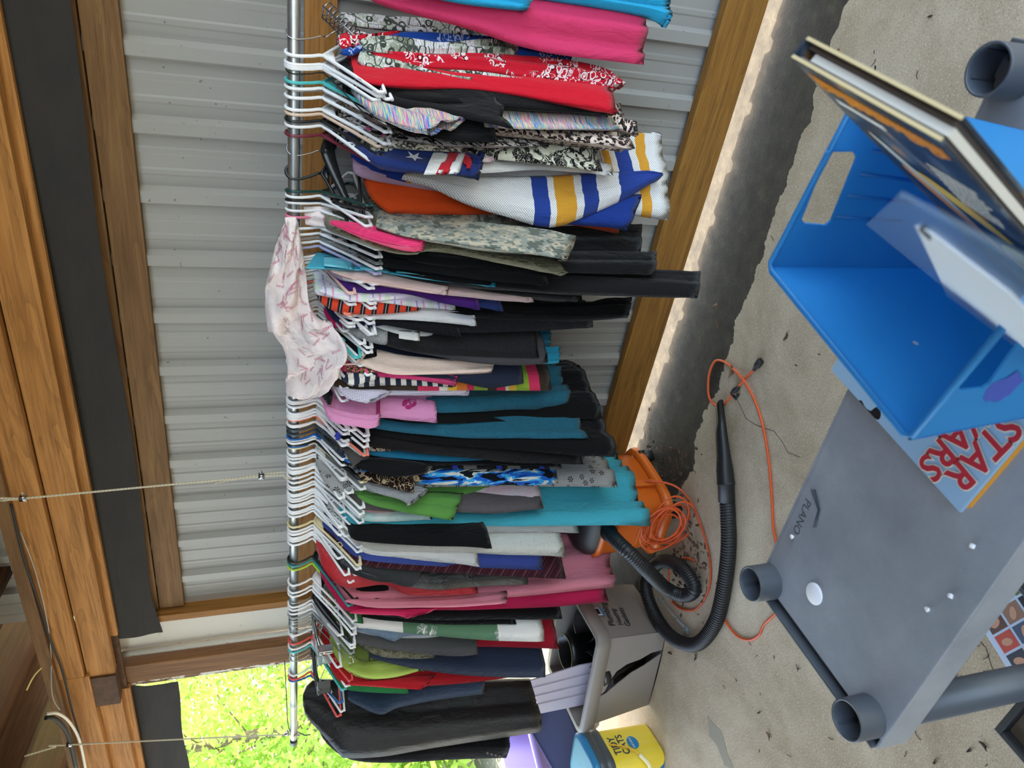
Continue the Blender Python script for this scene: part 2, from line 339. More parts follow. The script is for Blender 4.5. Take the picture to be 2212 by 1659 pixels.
o = MB().box((0, 0, 0), (2.1, 4.9, .02)).build('roof_deck', darkw, rf); o.location = (-4.0, .3, .335); o.rotation_euler = (math.radians(-8.5), 0, 0)
# ------------------------------------------------------------------ ground
con = NT('worn_concrete', .88, .25); o = con.obj(); X = con.xyz(o)
cn = con.noise(o, 2.2, 6, .65, .4); c = con.ramp(cn, [(.3, '#98866a'), (.5, '#b3a186'), (.7, '#c9ba9f')])
c = con.mix(con.math('MULTIPLY', con.math('GREATER_THAN', con.noise(o, 190, 3, .8), .57), .55), c, '#7d7462')
c = con.mix(con.math('MULTIPLY', con.math('GREATER_THAN', con.noise(o, 170, 3, .8), .6), .5), c, '#e4dccb')
c = con.mix(con.math('MULTIPLY', con.math('GREATER_THAN', con.noise(o, 28, 5, .8), .69), .8), c, '#52483a')
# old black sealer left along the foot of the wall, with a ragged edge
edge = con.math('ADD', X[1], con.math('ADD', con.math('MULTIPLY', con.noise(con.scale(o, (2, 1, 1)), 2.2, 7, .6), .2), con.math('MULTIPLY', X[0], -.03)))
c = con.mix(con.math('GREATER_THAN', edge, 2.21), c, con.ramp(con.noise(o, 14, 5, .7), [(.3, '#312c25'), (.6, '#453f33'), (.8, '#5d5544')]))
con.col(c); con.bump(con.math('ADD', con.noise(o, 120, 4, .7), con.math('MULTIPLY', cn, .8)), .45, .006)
fl = MB(); NX, NY = 46, 30
for j in range(NY + 1):
    for i in range(NX + 1):
        x = -5 + 7.5 * i / NX; y = -2.6 + 5.1 * j / NY; fl.v.append(V((x, y, 0))); fl.uvs.append((0, 0))
fl.f = [(j * (NX + 1) + i, j * (NX + 1) + i + 1, (j + 1) * (NX + 1) + i + 1, (j + 1) * (NX + 1) + i) for j in range(NY) for i in range(NX)]
k = len(fl.v); fl.v += [v - V((0, 0, .12)) for v in fl.v]; fl.uvs += [(0, 0)] * k; fl.f += [tuple(q + k for q in f[::-1]) for f in fl.f]
for a, b in (((0), (NX)),): pass
fl.build('floor', con.m, kind='structure')
MB().box((-1.25, 2.52, -.06), (7.5, .06, .118)).build('trim_4', con.m, kind='structure')
grd = NT('pale_gravel', .95, .2); o = grd.obj(); grd.col(grd.ramp(grd.noise(o, 30, 5, .8), [(.3, '#5d5a4c'), (.7, '#85806e')])); grd.bump(grd.noise(o, 40, 4, .8), .7, .02)
gm = MB(); N = 30
for j in range(N + 1):
    for i in range(N + 1):
        x = -26 + 44 * i / N; y = -18 + 44 * j / N; gm.v.append(V((x, y, -.13 + .04 * noise.noise(V((x, y, 0)))))); gm.uvs.append((0, 0))
gm.f = [(j * (N + 1) + i, j * (N + 1) + i + 1, (j + 1) * (N + 1) + i + 1, (j + 1) * (N + 1) + i) for j in range(N) for i in range(N)]
gm.build('trim_5', grd.m, kind='structure')
# ------------------------------------------------------------------ the hanging rod
galv = NT('galvanised_tube', .33, .5, .9); go = galv.obj(); galv.col(galv.ramp(galv.noise(galv.scale(go, (1.2, 6, 6)), 7, 5, .7), [(.3, '#8b8f90'), (.7, '#c3c6c5')])); galv.bump(galv.noise(go, 60, 4), .2, .001)
ZR = at(636, 800, 1, HR).z
zr = lambda x: 1.59 + (x + .33) * .0055
rod = empty('clothes_rod', (-3.58, HR, zr(-3.58)), 'long galvanised steel tube slung on ropes, carrying all the clothes', 'clothes rod')
R0, R1 = V((-3.58, HR, zr(-3.58))), V((.9, HR, zr(.9)))
MB().tube([R0 - R0, R1 - R0], .0165, 24).build('tube', galv.m, rod, True)
blk = plastic('black_plastic', '#1a1b1d', .4); mb = MB().tube([V((-.03, 0, 0)), V((.012, 0, 0))], .0178, 20); mb.build('end_cap', blk, rod, True)
ropem = NT('braided_rope', .9, .2); ro = ropem.obj(); ropem.col(ropem.mix(ropem.math('FRACT', ropem.math('MULTIPLY', ropem.math('ADD', ropem.xyz(ro)[2], ropem.math('MULTIPLY', ropem.xyz(ro)[0], .7)), 90)), '#cfc8b4', '#a79f8a'))
wirem = metal('steel_wire', '#c9cbcc', .25); rubber = plastic('black_rubber', '#161616', .7)
def clamp(p, ax, parent, name='cable_clamp'):
    mb = MB().box((0, 0, 0), (.016, .012, .02)); 
    for s in (-1, 1): mb.tube([V((.012 * s - .008, .004, -.006)), V((.012 * s + .004, .012, 0)), V((.012 * s - .002, .004, .008))], .0028, 6)
    o = mb.build(name, wirem, parent, True); o.location = p - parent.location; return o
def rope(p, r, label, seed, clamps=()):
    base = V(p[-1]); e = empty('hanging_rope', base, label, 'rope'); pts = [V(q) - base for q in spline(p, 6)]
    MB().tube(pts, r, 8).build('cord', ropem.m, e, True); return e
a = at(640, 1025, 1, HR); xr = a.x
top = at(50, 1078, 1, HR); kn = at(565, 1030, 1, HR); z0 = zr(xr)
e = rope([V((top.x - .03, HR + .05, 2.68)), top + V((0, 0, .05)), top, kn, V((xr, HR - .018, z0 + .03)), V((xr, HR - .019, z0)), V((xr, HR, z0 - .0195)), V((xr, HR + .019, z0)), V((xr, HR + .015, z0 + .03)), kn + V((.004, .006, 0)), kn + V((-.02, .004, .16))], .0034, 'white braided rope with two cable clamps holding the middle of the rod', 1)
clamp(kn, 0, e); clamp(top, 0, e)
MB().tube([q - e.location for q in (top, V((top.x + .05, HR - .02, 2.66)))], .0034, 8).build('cord', ropem.m, e, True)
xe = at(640, 1583, 1, HR).x; ze = zr(xe); t2 = at(150, 1610, 1, HR)
e = rope([V((t2.x - .03, HR, 2.66)), t2 + V((0, 0, .05)), t2, V((xe, HR, ze + .05)), V((xe, HR - .018, ze)), V((xe, HR, ze - .0195)), V((xe, HR + .018, ze)), V((xe + .003, HR, ze + .045))], .0032, 'thin rope holding the free end of the rod in front of the trees', 2)
clamp(t2, 0, e); clamp(V((xe, HR, ze + .03)), 0, e)
MB().tube([q - e.location for q in (V((xe, HR, ze - .02)), V((xe - .005, HR - .02, ze - .05)), V((xe + .01, HR - .03, ze - .075)))], .0028, 6).build('clamp_tail', blk, e, True)
lp = [at(615, 1428, 1, HR + .04), at(618, 1480, 1, HR + .02), at(622, 1560, 1, HR), at(628, 1582, 1, HR)]
tag(MB().tube(spline(lp, 5), .0022, 6).build('black_wire', rubber, None, True), 'thin black wire running along above the free end of the rod', 'wire')
# ------------------------------------------------------------------ hangers
HCOL = {'white': '#eceaea', 'teal': '#49b3b2', 'beige': '#d9bda6', 'black': '#191a1c', 'maroon': '#6c2331', 'green': '#123b36', 'pink': '#e47d97', 'lavender': '#aeaacb', 'peach': '#e9bdae', 'coral': '#f0826a', 'slate': '#39434c', 'blue': '#2766b0', 'cream': '#e2cf9f', 'lime': '#b3cf3c', 'sea': '#2b8f8c', 'red': '#d94a44', 'grey': '#8f9092', 'silver': '#c9cbcc', 'clear': '#dfe6e8'}
def clearplastic():
    if 'clear' in MC: return MC['clear']
    s = NT('clear_plastic', .08, .5); s.col('#eef4f5'); s.b.inputs['Transmission Weight'].default_value = .88; s.b.inputs['IOR'].default_value = 1.3; MC['clear'] = s.m; return s.m
HM = {}
def hook_pts(r=.021, drop=.078, n=14):
    pts = [V((r * math.cos(math.radians(a)), 0, r * math.sin(math.radians(a)))) for a in [205 - 205 * k / n for k in range(n + 1)]]
    return pts + [V((r * .92, 0, -.018)), V((r * .5, 0, -.045)), V((0, 0, -.064)), V((0, 0, -drop))]
def hanger_mesh(kind, L, drop):
    k = (kind, round(L, 2), round(drop, 2))
    if k in HM: return HM[k]
    r = .0047 if kind == 'tube' else .002; z0 = -.082; z1 = z0 - drop; b = .024
    hk = MB().tube(hook_pts(.0215 if kind == 'tube' else .0195), .0043 if kind == 'tube' else .0017, 8)
    fr_ = MB()
    if kind in ('tube', 'wire'):
        half = [V((0, 0, z0 + .006)), V((L * .12, 0, z0 - .006)), V((L * .5, 0, z0 - drop * .52)), V((L * .93, 0, z1)), V((L, 0, z1 - b * .4)), V((L * .96, 0, z1 - b * .95)), V((L * .85, 0, z1 - b))]
        path = half + [V((-p.x, 0, p.z)) for p in half[::-1]][:-1]
        fr_.tube(spline(path, 3, True), r, 7, True)
        if kind == 'tube':
            for s in (-1, 1): fr_.tube([V((s * L * .52, 0, z0 - drop * .54)), V((s * L * .5, 0, z0 - drop * .54 - .016)), V((s * L * .57, 0, z0 - drop * .54 - .022)), V((s * L * .62, 0, z0 - drop * .54 - .012))], .0028, 6)
            w = L * .2; fr_.add([V((0, .0016, z0 + .01)), V((w, .0016, z0 - drop * .2)), V((-w, .0016, z0 - drop * .2)), V((0, -.0016, z0 + .01)), V((w, -.0016, z0 - drop * .2)), V((-w, -.0016, z0 - drop * .2))], [(0, 1, 2), (5, 4, 3), (0, 3, 4, 1), (1, 4, 5, 2), (2, 5, 3, 0)])
    else:                                       # moulded suit hanger with broad shoulders
        vs_ = []; fs = []; n = 18
        for i in range(n + 1):
            t = -1 + 2 * i / n; a = abs(t); x = t * L; zc = z0 - .004 - drop * (a ** 1.25); hh = .02 * (1 - a) + .009; th = .004 + .006 * a
            for (yy, zz) in ((-th, -hh * .8), (-th * .8, hh * .3), (0, hh * .55), (th * .8, hh * .3), (th, -hh * .8)): vs_.append(V((x, yy - .012 * a * a, zc + zz)))
        for i in range(n):
            for q in range(5): fs.append((i * 5 + q, i * 5 + (q + 1) % 5, (i + 1) * 5 + (q + 1) % 5, (i + 1) * 5 + q))
        fs += [tuple(range(5))[::-1], tuple(n * 5 + q for q in range(5))]; fr_.add(vs_, fs)
        fr_.box((0, 0, -.086), (.016, .018, .02))
    def mk(mb): me = bpy.data.meshes.new('hanger'); me.from_pydata([tuple(v) for v in mb.v], [], mb.f); me.polygons.foreach_set('use_smooth', [True] * len(me.polygons)); return me
    HM[k] = (mk(hk), mk(fr_)); return HM[k]
def hmat(c): return metal('steel_wire', '#c9cbcc', .25) if c == 'silver' else clearplastic() if c == 'clear' else plastic('hanger_' + c, HCOL[c], .3)
NHG = {}
def hanger(x, d, color, kind, L, label, drop=.075, group=None):
    hk, fm = hanger_mesh(kind, L, drop); key = (id(fm), color)
    if key not in NHG:
        a = hk.copy(); b = fm.copy(); a.materials.append(hmat('silver' if kind == 'suit' else color)); b.materials.append(hmat(color)); NHG[key] = (a, b)
    a, b = NHG[key]
    nm = {'tube': 'tube_hanger', 'wire': 'wire_hanger', 'suit': 'suit_hanger'}[kind]
    e = empty(nm, (x, HR, zr(x)), label, 'hanger', group, rz=math.atan2(d.y, d.x))
    link(bpy.data.objects.new('hook', a), e); link(bpy.data.objects.new('frame', b), e); return e
# ------------------------------------------------------------------ garments
def resample(pl, n):
    L = [0]
    for a, b in zip(pl, pl[1:]): L.append(L[-1] + math.hypot(b[0] - a[0], b[1] - a[1]))
    out = []; j = 0
    for i in range(n):
        q = L[-1] * i / (n - 1)
        while j < len(pl) - 2 and L[j + 1] < q: j += 1
        t = (q - L[j]) / max(1e-9, L[j + 1] - L[j]); t = max(0, min(1, t)); out.append((pl[j][0] + (pl[j + 1][0] - pl[j][0]) * t, pl[j][1] + (pl[j + 1][1] - pl[j][1]) * t))
    return out
def smooth2(pl):
    if len(pl) < 3: return pl
    return [(p.x, p.y) for p in spline([V((a, b, 0)) for a, b in pl], 5)]
def shell(name, P0, d, nrm, near, far, m, parent, t=.016, A=.007, seed=0, nrow=30, ncol=15, off=0, frill=0, cup=0):
    """a hollow fold of cloth between two edges given as (distance along d, height); uv in metres"""
    near = resample(smooth2(near), nrow); far = resample(smooth2(far), nrow)
    rnd = random.Random(seed); f1, f2 = rnd.uniform(1.4, 2.6), rnd.uniform(4, 7); A = A * 1.35; p1, p2, p3 = [rnd.uniform(0, 6.28) for _ in range(3)]
    vs_ = []; uv = []; nc = 2 * ncol
    for i in range(nrow + 1):
        turn = i == nrow; ii = min(i, nrow - 1); w = ii / (nrow - 1); (s0, z0), (s1, z1) = near[ii], far[ii]
        for k in range(nc):
            a = k / nc * 2; front = a <= 1; q = a if front else 2 - a                       # q: 0 near edge .. 1 far edge
            th = t * (max(0, 1 - abs(2 * q - 1) ** 3.2)) ** .6 * (.55 + .45 * min(1, w * 4)); th *= 1 if front else -1
            s = s0 + (s1 - s0) * q; z = z0 + (z1 - z0) * q
            ramp_ = .25 + .75 * w
            fo = A * ramp_ * (math.sin(6.283 * (f1 * q + .12 * math.sin(3.1 * w + p3)) + p1) + .55 * math.sin(6.283 * f2 * q + p2 + w))
            cr = .005 * noise.noise(V((s * 9 + seed, z * 6, (1 if front else 9) + seed)))
            zz = z + frill * math.sin(6.283 * 5 * q + p1) * (w ** 8)
            hg = -.0022 if ii in (nrow - 2,) else 0
            y = off + fo + (th + (hg if front else -hg)) * (.8 if turn else 1) + cr - cup * math.sin(math.pi * q)
            if turn: zz += .012; s = s + (s1 - s0) * .004
            vs_.append(V((d.x * s + nrm.x * y, d.y * s + nrm.y * y, zz))); uv.append((s + (0 if front else .37), -z + (.0 if not turn else 0)))
    fs = [(i * nc + k, (i + 1) * nc + k, (i + 1) * nc + (k + 1) % nc, i * nc + (k + 1) % nc) for i in range(nrow) for k in range(nc)]
    return mesh(name, vs_, fs, m, parent, True, uv)
GI = [0]; GAR = {}
YAW = ((0, 6), (300, 5), (400, -6), (500, -6), (560, 1), (630, 13), (700, 19), (770, 22), (840, 9), (900, 7), (1000, 11), (1100, 9), (1200, 15), (1350, 16), (1600, 16))
def yaw_of(y):
    for (a, b), (c, d) in zip(YAW, YAW[1:]):
        if y <= c: return b + (d - b) * max(0, y - a) / (c - a)
    return YAW[-1][1]
def plane_at(yr, tip=None, L=.2, yaw=None, lim=(-30, 72)):
    P = at(636, yr, 1, HR); P0 = V((P.x, HR, zr(P.x)))
    if yaw is None:
        r = ray(*tip); r = V((r.x, r.y)); o = V((P0.x, P0.y)); r.normalize(); b = r.dot(o); cc = o.dot(o) - L * L; disc = b * b - cc
        k = b - math.sqrt(disc) if disc > 0 else b; q = r * k - o
        yaw = math.degrees(math.atan2(-q.x, -q.y)); yaw = max(lim[0], min(lim[1], yaw))
    a = math.radians(yaw); d = V((-math.sin(a), -math.cos(a), 0)); return P0, d, V((math.cos(a), -math.sin(a), 0))
def onplane(px, py, P0, nrm):
    r = ray(px, py); k = (P0 - CAM).dot(nrm) / r.dot(nrm); return CAM + r * k
def edge(pts, P0, d, nrm, off=0):
    out = []
    for p in pts:
        q = onplane(p[0], p[1], P0 + nrm * off, nrm) - P0; out.append((q.dot(d), q.z))
    return out
def G(name, label, cat, m, yr, near, L=.2, k=2, far=None, yaw=None, t=.014, A=.006, h=('white', 'tube'), collar=True, sl=(), ht=0, group=None, hl=None, drop=None, Lh=None, tip=None, mir=.9, frill=0, lim=(-30, 72), off=0, short=None):
    GI[0] += 1; seed = GI[0]
    if yaw is None and not tip: yaw = yaw_of(yr)
    P0, d, nrm = plane_at(yr, tip or near[min(k, len(near) - 1)], L, yaw, lim)
    e = [(max(.012, min(.6, s)), z) for s, z in edge(near, P0, d, nrm, off)]
    if collar and e[0][0] > .06: e = [(.045, min(-.075, e[0][1] + (e[0][0] - .045) * .32))] + e
    if far: fe = edge(far, P0, d, nrm, off)
    else:
        mx = .235 / max(.35, abs(d.y)); n = len(e); fe = [(-min(mx, s * mir), z + ht * (i / (n - 1)) ** 2) for i, (s, z) in enumerate(e)]
    o = shell(name, P0, d, nrm, e, fe, m, None, t, A, seed, off=off, frill=frill); o.location = P0; tag(o, label, cat, group)
    for it in sl:
        sm = it[2] if len(it) > 2 and it[2] else m; so_ = it[3] if len(it) > 3 else .02
        shell('sleeve', P0, d, nrm, edge(it[0], P0, d, nrm, so_), edge(it[1], P0, d, nrm, so_), sm, o, .012, .003, seed + 50, 16, 8, off=so_)
    if h:
        Lh = Lh or min(max(L, .1), .21); sh = [z for s, z in e if s > Lh * .8]; dz = drop or max(.05, min(.12, -(sh[0] if sh else -.15) - .082 + .006))
        hanger(P0.x, d, h[0], h[1], Lh, hl or '%s %s hanger holding the %s' % (h[0], {'tube': 'plastic', 'wire': 'wire', 'suit': 'moulded suit'}[h[1]], short or ' '.join(label.split()[:11])), dz)
    GAR[label] = (o, P0, d, nrm); return o
Pc = lambda h, *a: cloth('plain', h, *a)
BK = Pc('#0f0f10'); BK2 = Pc('#141314'); WH = Pc('#ece9e6')
# ---- nearest end of the rod
G('t_shirt', 'bright blue t-shirt nearest the camera at the end of the rod', 'shirt', Pc('#2a9fca'), -95, [(705, -90), (790, -60), (1000, -22), (1200, 2), (1390, 34), (1441, 60)], yaw=62, h=None, sl=[([(800, -40), (900, -10), (1000, 10), (1136, 25)], [(820, -90), (950, -60), (1050, -30), (1150, -2)])], t=.02)
G('t_shirt', 'hot pink t-shirt hanging beside the blue one', 'shirt', Pc('#cf3a66'), -48, [(708, -42), (765, -25), (830, 15), (1000, 62), (1170, 115), (1385, 143)], yaw=66, h=None, t=.02, A=.009)
BL = cloth('bills')
def bandana(label, m, yr, near, far, yaw=30, off=0, t=.011):
    GI[0] += 1; P0, d, nrm = plane_at(yr, yaw=yaw); o = shell('bandana', P0, d, nrm, edge(near, P0, d, nrm, off), edge(far, P0, d, nrm, off), m, None, t, .006, GI[0], 26, 12, off=off); o.location = P0; tag(o, label, 'bandana', 'bandanas on the wire cascade hanger'); return o
BR, BB = cloth('bandana', '#c0182c', '#f0e6e6'), cloth('bandana', '#1b4596', '#aebedd')
bandana('money print bandana on the ring farthest from the camera', BL, 60, [(733, 38), (760, 57), (850, 66), (960, 76), (1080, 92), (1235, 126)], [(737, 31), (780, 30), (900, 38), (1000, 50), (1100, 75), (1236, 115)], 24)
bandana('dark red bandana half hidden behind the blue one', BR, 64, [(728, 88), (740, 104), (758, 100), (772, 98), (800, 92), (860, 84)], [(735, 78), (750, 74), (765, 76), (785, 80), (820, 78), (862, 76)], 26)
bandana('royal blue paisley bandana', BB, 68, [(737, 116), (768, 120), (790, 108), (900, 104), (1050, 116), (1230, 140)], [(745, 100), (775, 88), (860, 72), (980, 74), (1100, 86), (1232, 124)], 30)
bandana('money print bandana with a dark square end above the red paisley one', BL, 72, [(775, 92), (800, 112), (880, 117), (950, 116), (1040, 119), (1116, 121)], [(795, 84), (830, 76), (900, 86), (960, 98), (1040, 90), (1119, 90)], 33, .014)
bandana('narrow money print bandana hanging behind the red paisley one', BL, 79, [(830, 160), (950, 172), (1060, 184), (1130, 193), (1158, 199), (1172, 196)], [(835, 140), (950, 140), (1050, 148), (1120, 158), (1160, 160), (1184, 161)], 36)
bandana('wide money print bandana with its rolled end pointing out', BL, 82, [(776, 118), (773, 138), (800, 150), (860, 168), (930, 192), (998, 209)], [(800, 104), (812, 118), (860, 128), (930, 148), (980, 160), (1022, 166)], 40, .012)
bandana('red paisley bandana hanging longest on the cascade hanger', BR, 84, [(797, 112), (815, 128), (900, 148), (1050, 158), (1200, 178), (1322, 194)], [(806, 106), (830, 104), (950, 110), (1145, 124), (1290, 146), (1350, 184)], 42, .02)
# the cascade hanger itself
P0, d, nrm = plane_at(72, yaw=34)
wh = empty('cascade_hanger', P0, 'chrome wire cascade hanger with a row of rings, tilted, holding the bandanas', 'hanger', rz=math.atan2(d.y, d.x))
hkm, _ = hanger_mesh('wire', .2, .07); hc = hkm.copy(); hc.materials.append(wirem); link(bpy.data.objects.new('hook', hc), wh)
A_, B_ = edge([(697, 26), (782, 108)], P0, d, nrm); A_, B_ = V((A_[0], 0, A_[1])), V((B_[0], 0, B_[1]))
for s in (-1, 1): MB().tube([A_ + V((0, .019 * s, 0)), B_ + V((0, .019 * s, 0))], .0022, 6).build('side_rail', wirem, wh, True)
U_ = (B_ - A_).normalized(); W_ = U_.cross(V((0, 1, 0)))
MB().tube([V((0, 0, -.078)), (A_ + B_) / 2 + V((0, .012, 0))], .0017, 6).build('neck_wire', wirem, wh, True)
for i in range(11):
    c = A_ + (B_ - A_) * (i / 10); ring = [c + V((0, .019 * math.cos(q), 0)) - W_ * (.016 + .018 * math.sin(q)) * (1 if W_.z > 0 else -1) for q in [k * math.pi / 6 for k in range(12)]]
    MB().tube(ring, .0018, 6, True).tube([c - V((0, .019, 0)), c + V((0, .019, 0))], .002, 6).build('ring', wirem, wh, True)
RED = Pc('#c8182b')
G('trousers', 'red stretch trousers folded over the first white hanger', 'trousers', RED, 114, [(766, 166), (790, 182), (822, 187), (900, 190), (1050, 194), (1200, 216), (1336, 239)], collar=False, tip=(822, 200), L=.2, k=1, t=.018, drop=.1)
G('blouse', 'black blouse with a straight short sleeve below the money print bandanas', 'shirt', BK, 134, [(735, 150), (770, 178), (800, 198), (900, 206), (1010, 212), (1113, 216)], L=.19)
G('trousers', 'black leggings hanging behind the red trousers', 'trousers', Pc('#0e0e0f'), 139, [(745, 165), (790, 195), (900, 218), (1050, 228), (1200, 236), (1331, 241)], L=.19, collar=False)
G('blouse', 'black top with a scalloped lace hem', 'shirt', BK2, 143, [(748, 170), (790, 206), (840, 222), (950, 242), (1050, 262), (1106, 276)], L=.19, frill=.008)
hanger(at(636, 152, 1, HR).x, V((-.25, -.97, 0)), 'black', 'wire', .19, 'thin black wire hanger between the white and teal hangers')
SD = cloth('spacedye')
G('t_shirt', 'multicoloured streaky sports t-shirt with short sleeve', 'shirt', SD, 173, [(760, 200), (790, 225), (860, 240), (1000, 264), (1100, 277), (1200, 279), (1338, 279)], L=.2, h=('teal', 'tube'), sl=[([(762, 196), (775, 216), (810, 246), (870, 272), (922, 284)], [(772, 190), (800, 205), (860, 222), (930, 240), (1006, 262)])])
G('camisole', 'black camisole under the streaky sports shirt', 'shirt', BK, 186, [(760, 222), (795, 248), (870, 284), (930, 296), (1010, 304), (1078, 303)], L=.2)
G('dress', 'leopard print dress with thin twisted straps', 'dress', cloth('leopard', 75.), 206, [(745, 225), (790, 248), (830, 268), (1000, 287), (1100, 294), (1200, 306), (1371, 325)], L=.2, t=.024, A=.01, ht=.02)
G('skirt', 'fine leopard print skirt behind the streaky shirt', 'skirt', cloth('leopard', 110.), 192, [(740, 190), (790, 210), (900, 225), (1100, 235), (1250, 262), (1378, 300)], L=.18, h=('silver', 'wire'), collar=False, t=.02, A=.012)
G('blouse', 'black blouse printed with pink and white flowers', 'shirt', cloth('floral', '#17161a', '#ddd5d0', 32., '#17161a', '#d0568c'), 232, [(735, 248), (775, 272), (820, 298), (950, 320), (1050, 324), (1166, 319)], L=.2)
G('camisole', 'cream top with a black leaf print near the beige hanger', 'shirt', cloth('floral', '#201d1d', '#d8cfba', 40.), 242, [(735, 262), (765, 280), (800, 308), (850, 322), (900, 327), (1010, 330)], L=.19, h=('beige', 'tube'))
G('blouse', 'black and cream tropical leaf print shirt with pale hem', 'shirt', cloth('floral', '#1a1919', '#d5d2bd', 22.), 257, [(758, 280), (775, 302), (800, 324), (840, 336), (920, 334), (1050, 338), (1150, 350), (1304, 366)], L=.2, k=3, h=('black', 'tube'), t=.02)
G('blouse', 'white and pale pink lace top', 'shirt', cloth('floral', '#e7bcc0', '#efe3e3', 60.), 262, [(762, 292), (790, 318), (850, 340), (950, 347), (1069, 348)], L=.19, h=('grey', 'wire'))
flag = G('t_shirt', 'navy t-shirt sleeve with white star and red stripes', 'shirt', Pc('#25356f'), 268, [(768, 315), (782, 333), (815, 358), (900, 372), (960, 377), (1034, 381)], L=.2, h=('white', 'tube'), t=.02, far=[(768, 300), (790, 308), (840, 318), (900, 322), (1000, 318), (1046, 345)])
G('camisole', 'plain white long top below the starred t-shirt', 'shirt', WH, 288, [(770, 322), (800, 345), (870, 370), (1030, 374), (1150, 366), (1250, 372), (1325, 380)], L=.19, h=('maroon', 'tube'))
J = ((0, '#1f3f98'), (.235, '#e8a21c'), (.252, '#ece9e6'))
body = cloth('jersey', ((0, '#1c3c98'), (.12, '#1c3c98'), (.3, '#e2a01f'), (.318, '#ece9e6'), (.925, '#e2a01f'), (.95, '#ece9e6'), (.97, '#1f3d93'), (1.025, '#ece9e6'), (1.047, '#e2a01f'), (1.086, '#ece9e6')), 1.3)
jersey = G('jersey', 'white mesh hockey jersey with blue and gold stripes', 'shirt', body, 322, [(760, 334), (775, 352), (800, 372), (880, 396), (1000, 420), (1200, 445), (1380, 470), (1442, 478)], yaw=46, L=.22, h=('black', 'suit'), t=.028, A=.006, hl='black moulded suit hanger with a chrome hook beside the hockey jersey', Lh=.2)
P0, d, nrm = GAR['white mesh hockey jersey with blue and gold stripes'][1:]
slm = cloth('jersey', ((0, '#ece9e6'), (.665, '#1f3d93'), (.715, '#ece9e6'), (.735, '#e2a01f'), (.80, '#ece9e6'), (.825, '#1f3d93'), (.875, '#ece9e6'), (.95, '#1f3d93')), 1.3)
shell('sleeve', P0, d, nrm, edge([(868, 386), (930, 405), (1000, 438), (1090, 468), (1187, 492), (1265, 468), (1350, 430), (1405, 398), (1424, 388)], P0, d, nrm, .05), edge([(872, 378), (950, 380), (1050, 384), (1150, 381), (1200, 379), (1280, 374), (1350, 372), (1400, 371), (1426, 378)], P0, d, nrm, .05), slm, jersey, .02, .004, 91, 30, 14, off=.05)
shell('sleeve', P0, d, nrm, edge([(1180, 480), (1240, 486), (1300, 490), (1356, 497)], P0, d, nrm, .03), edge([(1200, 440), (1260, 430), (1330, 420), (1386, 420)], P0, d, nrm, .03), cloth('grid', '#1f3d93', '#16306f'), jersey, .012, .003, 92, 12, 8, off=.03)
G('camisole', 'dusty lavender ribbed top beside the jersey', 'shirt', Pc('#c9a4bb'), 336, [(762, 352), (766, 376), (800, 390), (870, 402), (950, 416), (1003, 419)], L=.2, yaw=44, h=None)
orange = G('jacket', 'bright orange hunting jacket behind the hockey jersey', 'jacket', Pc('#e8521c'), 372, [(788, 396), (800, 428), (830, 456), (860, 464), (1000, 466), (1110, 465), (1200, 482), (1333, 507)], yaw=44, L=.2, h=('black', 'tube'), t=.03, A=.01, hl='black plastic hanger inside the orange hunting jacket', Lh=.19)
for y, col, kd, tp, lab in ((412, 'green', 'tube', (853, 448), 'dark green plastic hanger left empty in the gap'), (421, 'white', 'tube', (808, 490), 'empty white plastic hanger turned towards the camera'), (432, 'black', 'tube', (838, 455), 'black plastic hanger left empty in the gap'), (437, 'white', 'tube', (806, 470), 'empty white hanger twisted sideways on the rod')):
    P0, d, nrm = plane_at(y, tp, .2); hanger(P0.x, d, col, kd, .2, lab, .085)
G('jacket', 'digital camouflage army jacket', 'jacket', cloth('digital'), 452, [(800, 468), (820, 486), (850, 500), (900, 513), (1000, 533), (1100, 548), (1190, 554), (1226, 562)], L=.2, t=.03, A=.009, h=('white', 'tube'), lim=(-30, 50), sl=[([(812, 490), (880, 512), (1000, 532), (1120, 548), (1222, 562)], [(815, 474), (880, 476), (1000, 480), (1130, 492), (1245, 515)], None, .03)])
pinkin = G('vest', 'camouflage hunting vest showing its hot pink lining', 'jacket', cloth('forest'), 466, [(702, 478), (722, 495), (780, 517), (850, 540), (905, 545), (925, 535), (1000, 542), (1100, 562), (1228, 592)], L=.2, k=3, t=.026, A=.008, h=('pink', 'tube'), lim=(-30, 50))
P0, d, nrm = GAR['camouflage hunting vest showing its hot pink lining'][1:]
tag(shell('lining', P0, d, nrm, edge([(712, 482), (760, 504), (840, 530), (890, 538), (916, 534)], P0, d, nrm, .03), edge([(722, 479), (780, 486), (850, 498), (900, 512), (918, 526)], P0, d, nrm, .03), Pc('#ec2a6c', .45), pinkin, .008, .006, 77, 18, 10, off=.03), 'shiny hot pink lining')
G('trousers', 'black trousers hanging behind the camouflage jacket', 'trousers', BK, 490, [(765, 505), (800, 520), (1000, 536), (1240, 545), (1384, 547)], far=[(765, 494), (900, 500), (1100, 500), (1250, 492), (1384, 486)], L=.18, k=1, collar=False, t=.02)
G('trousers', 'black trousers with the second longest leg', 'trousers', Pc('#0f0f10'), 503, [(770, 520), (850, 555), (1000, 578), (1200, 586), (1416, 590)], far=[(772, 508), (900, 520), (1100, 540), (1240, 546), (1415, 548)], L=.19, k=1, collar=False, t=.02)
G('jacket', 'black jacket with red inner edge', 'jacket', BK2, 512, [(758, 525), (768, 546), (800, 562), (950, 572), (1050, 568), (1149, 563)], L=.2, t=.02, h=('clear', 'tube'), hl='clear plastic hanger inside the black jacket with red inner edge')
G('coat', 'long black stretch jacket with pleated folds', 'jacket', Pc('#171718'), 520, [(768, 545), (800, 574), (900, 590), (1000, 606), (1100, 618), (1186, 627)], L=.2, t=.024, A=.008)
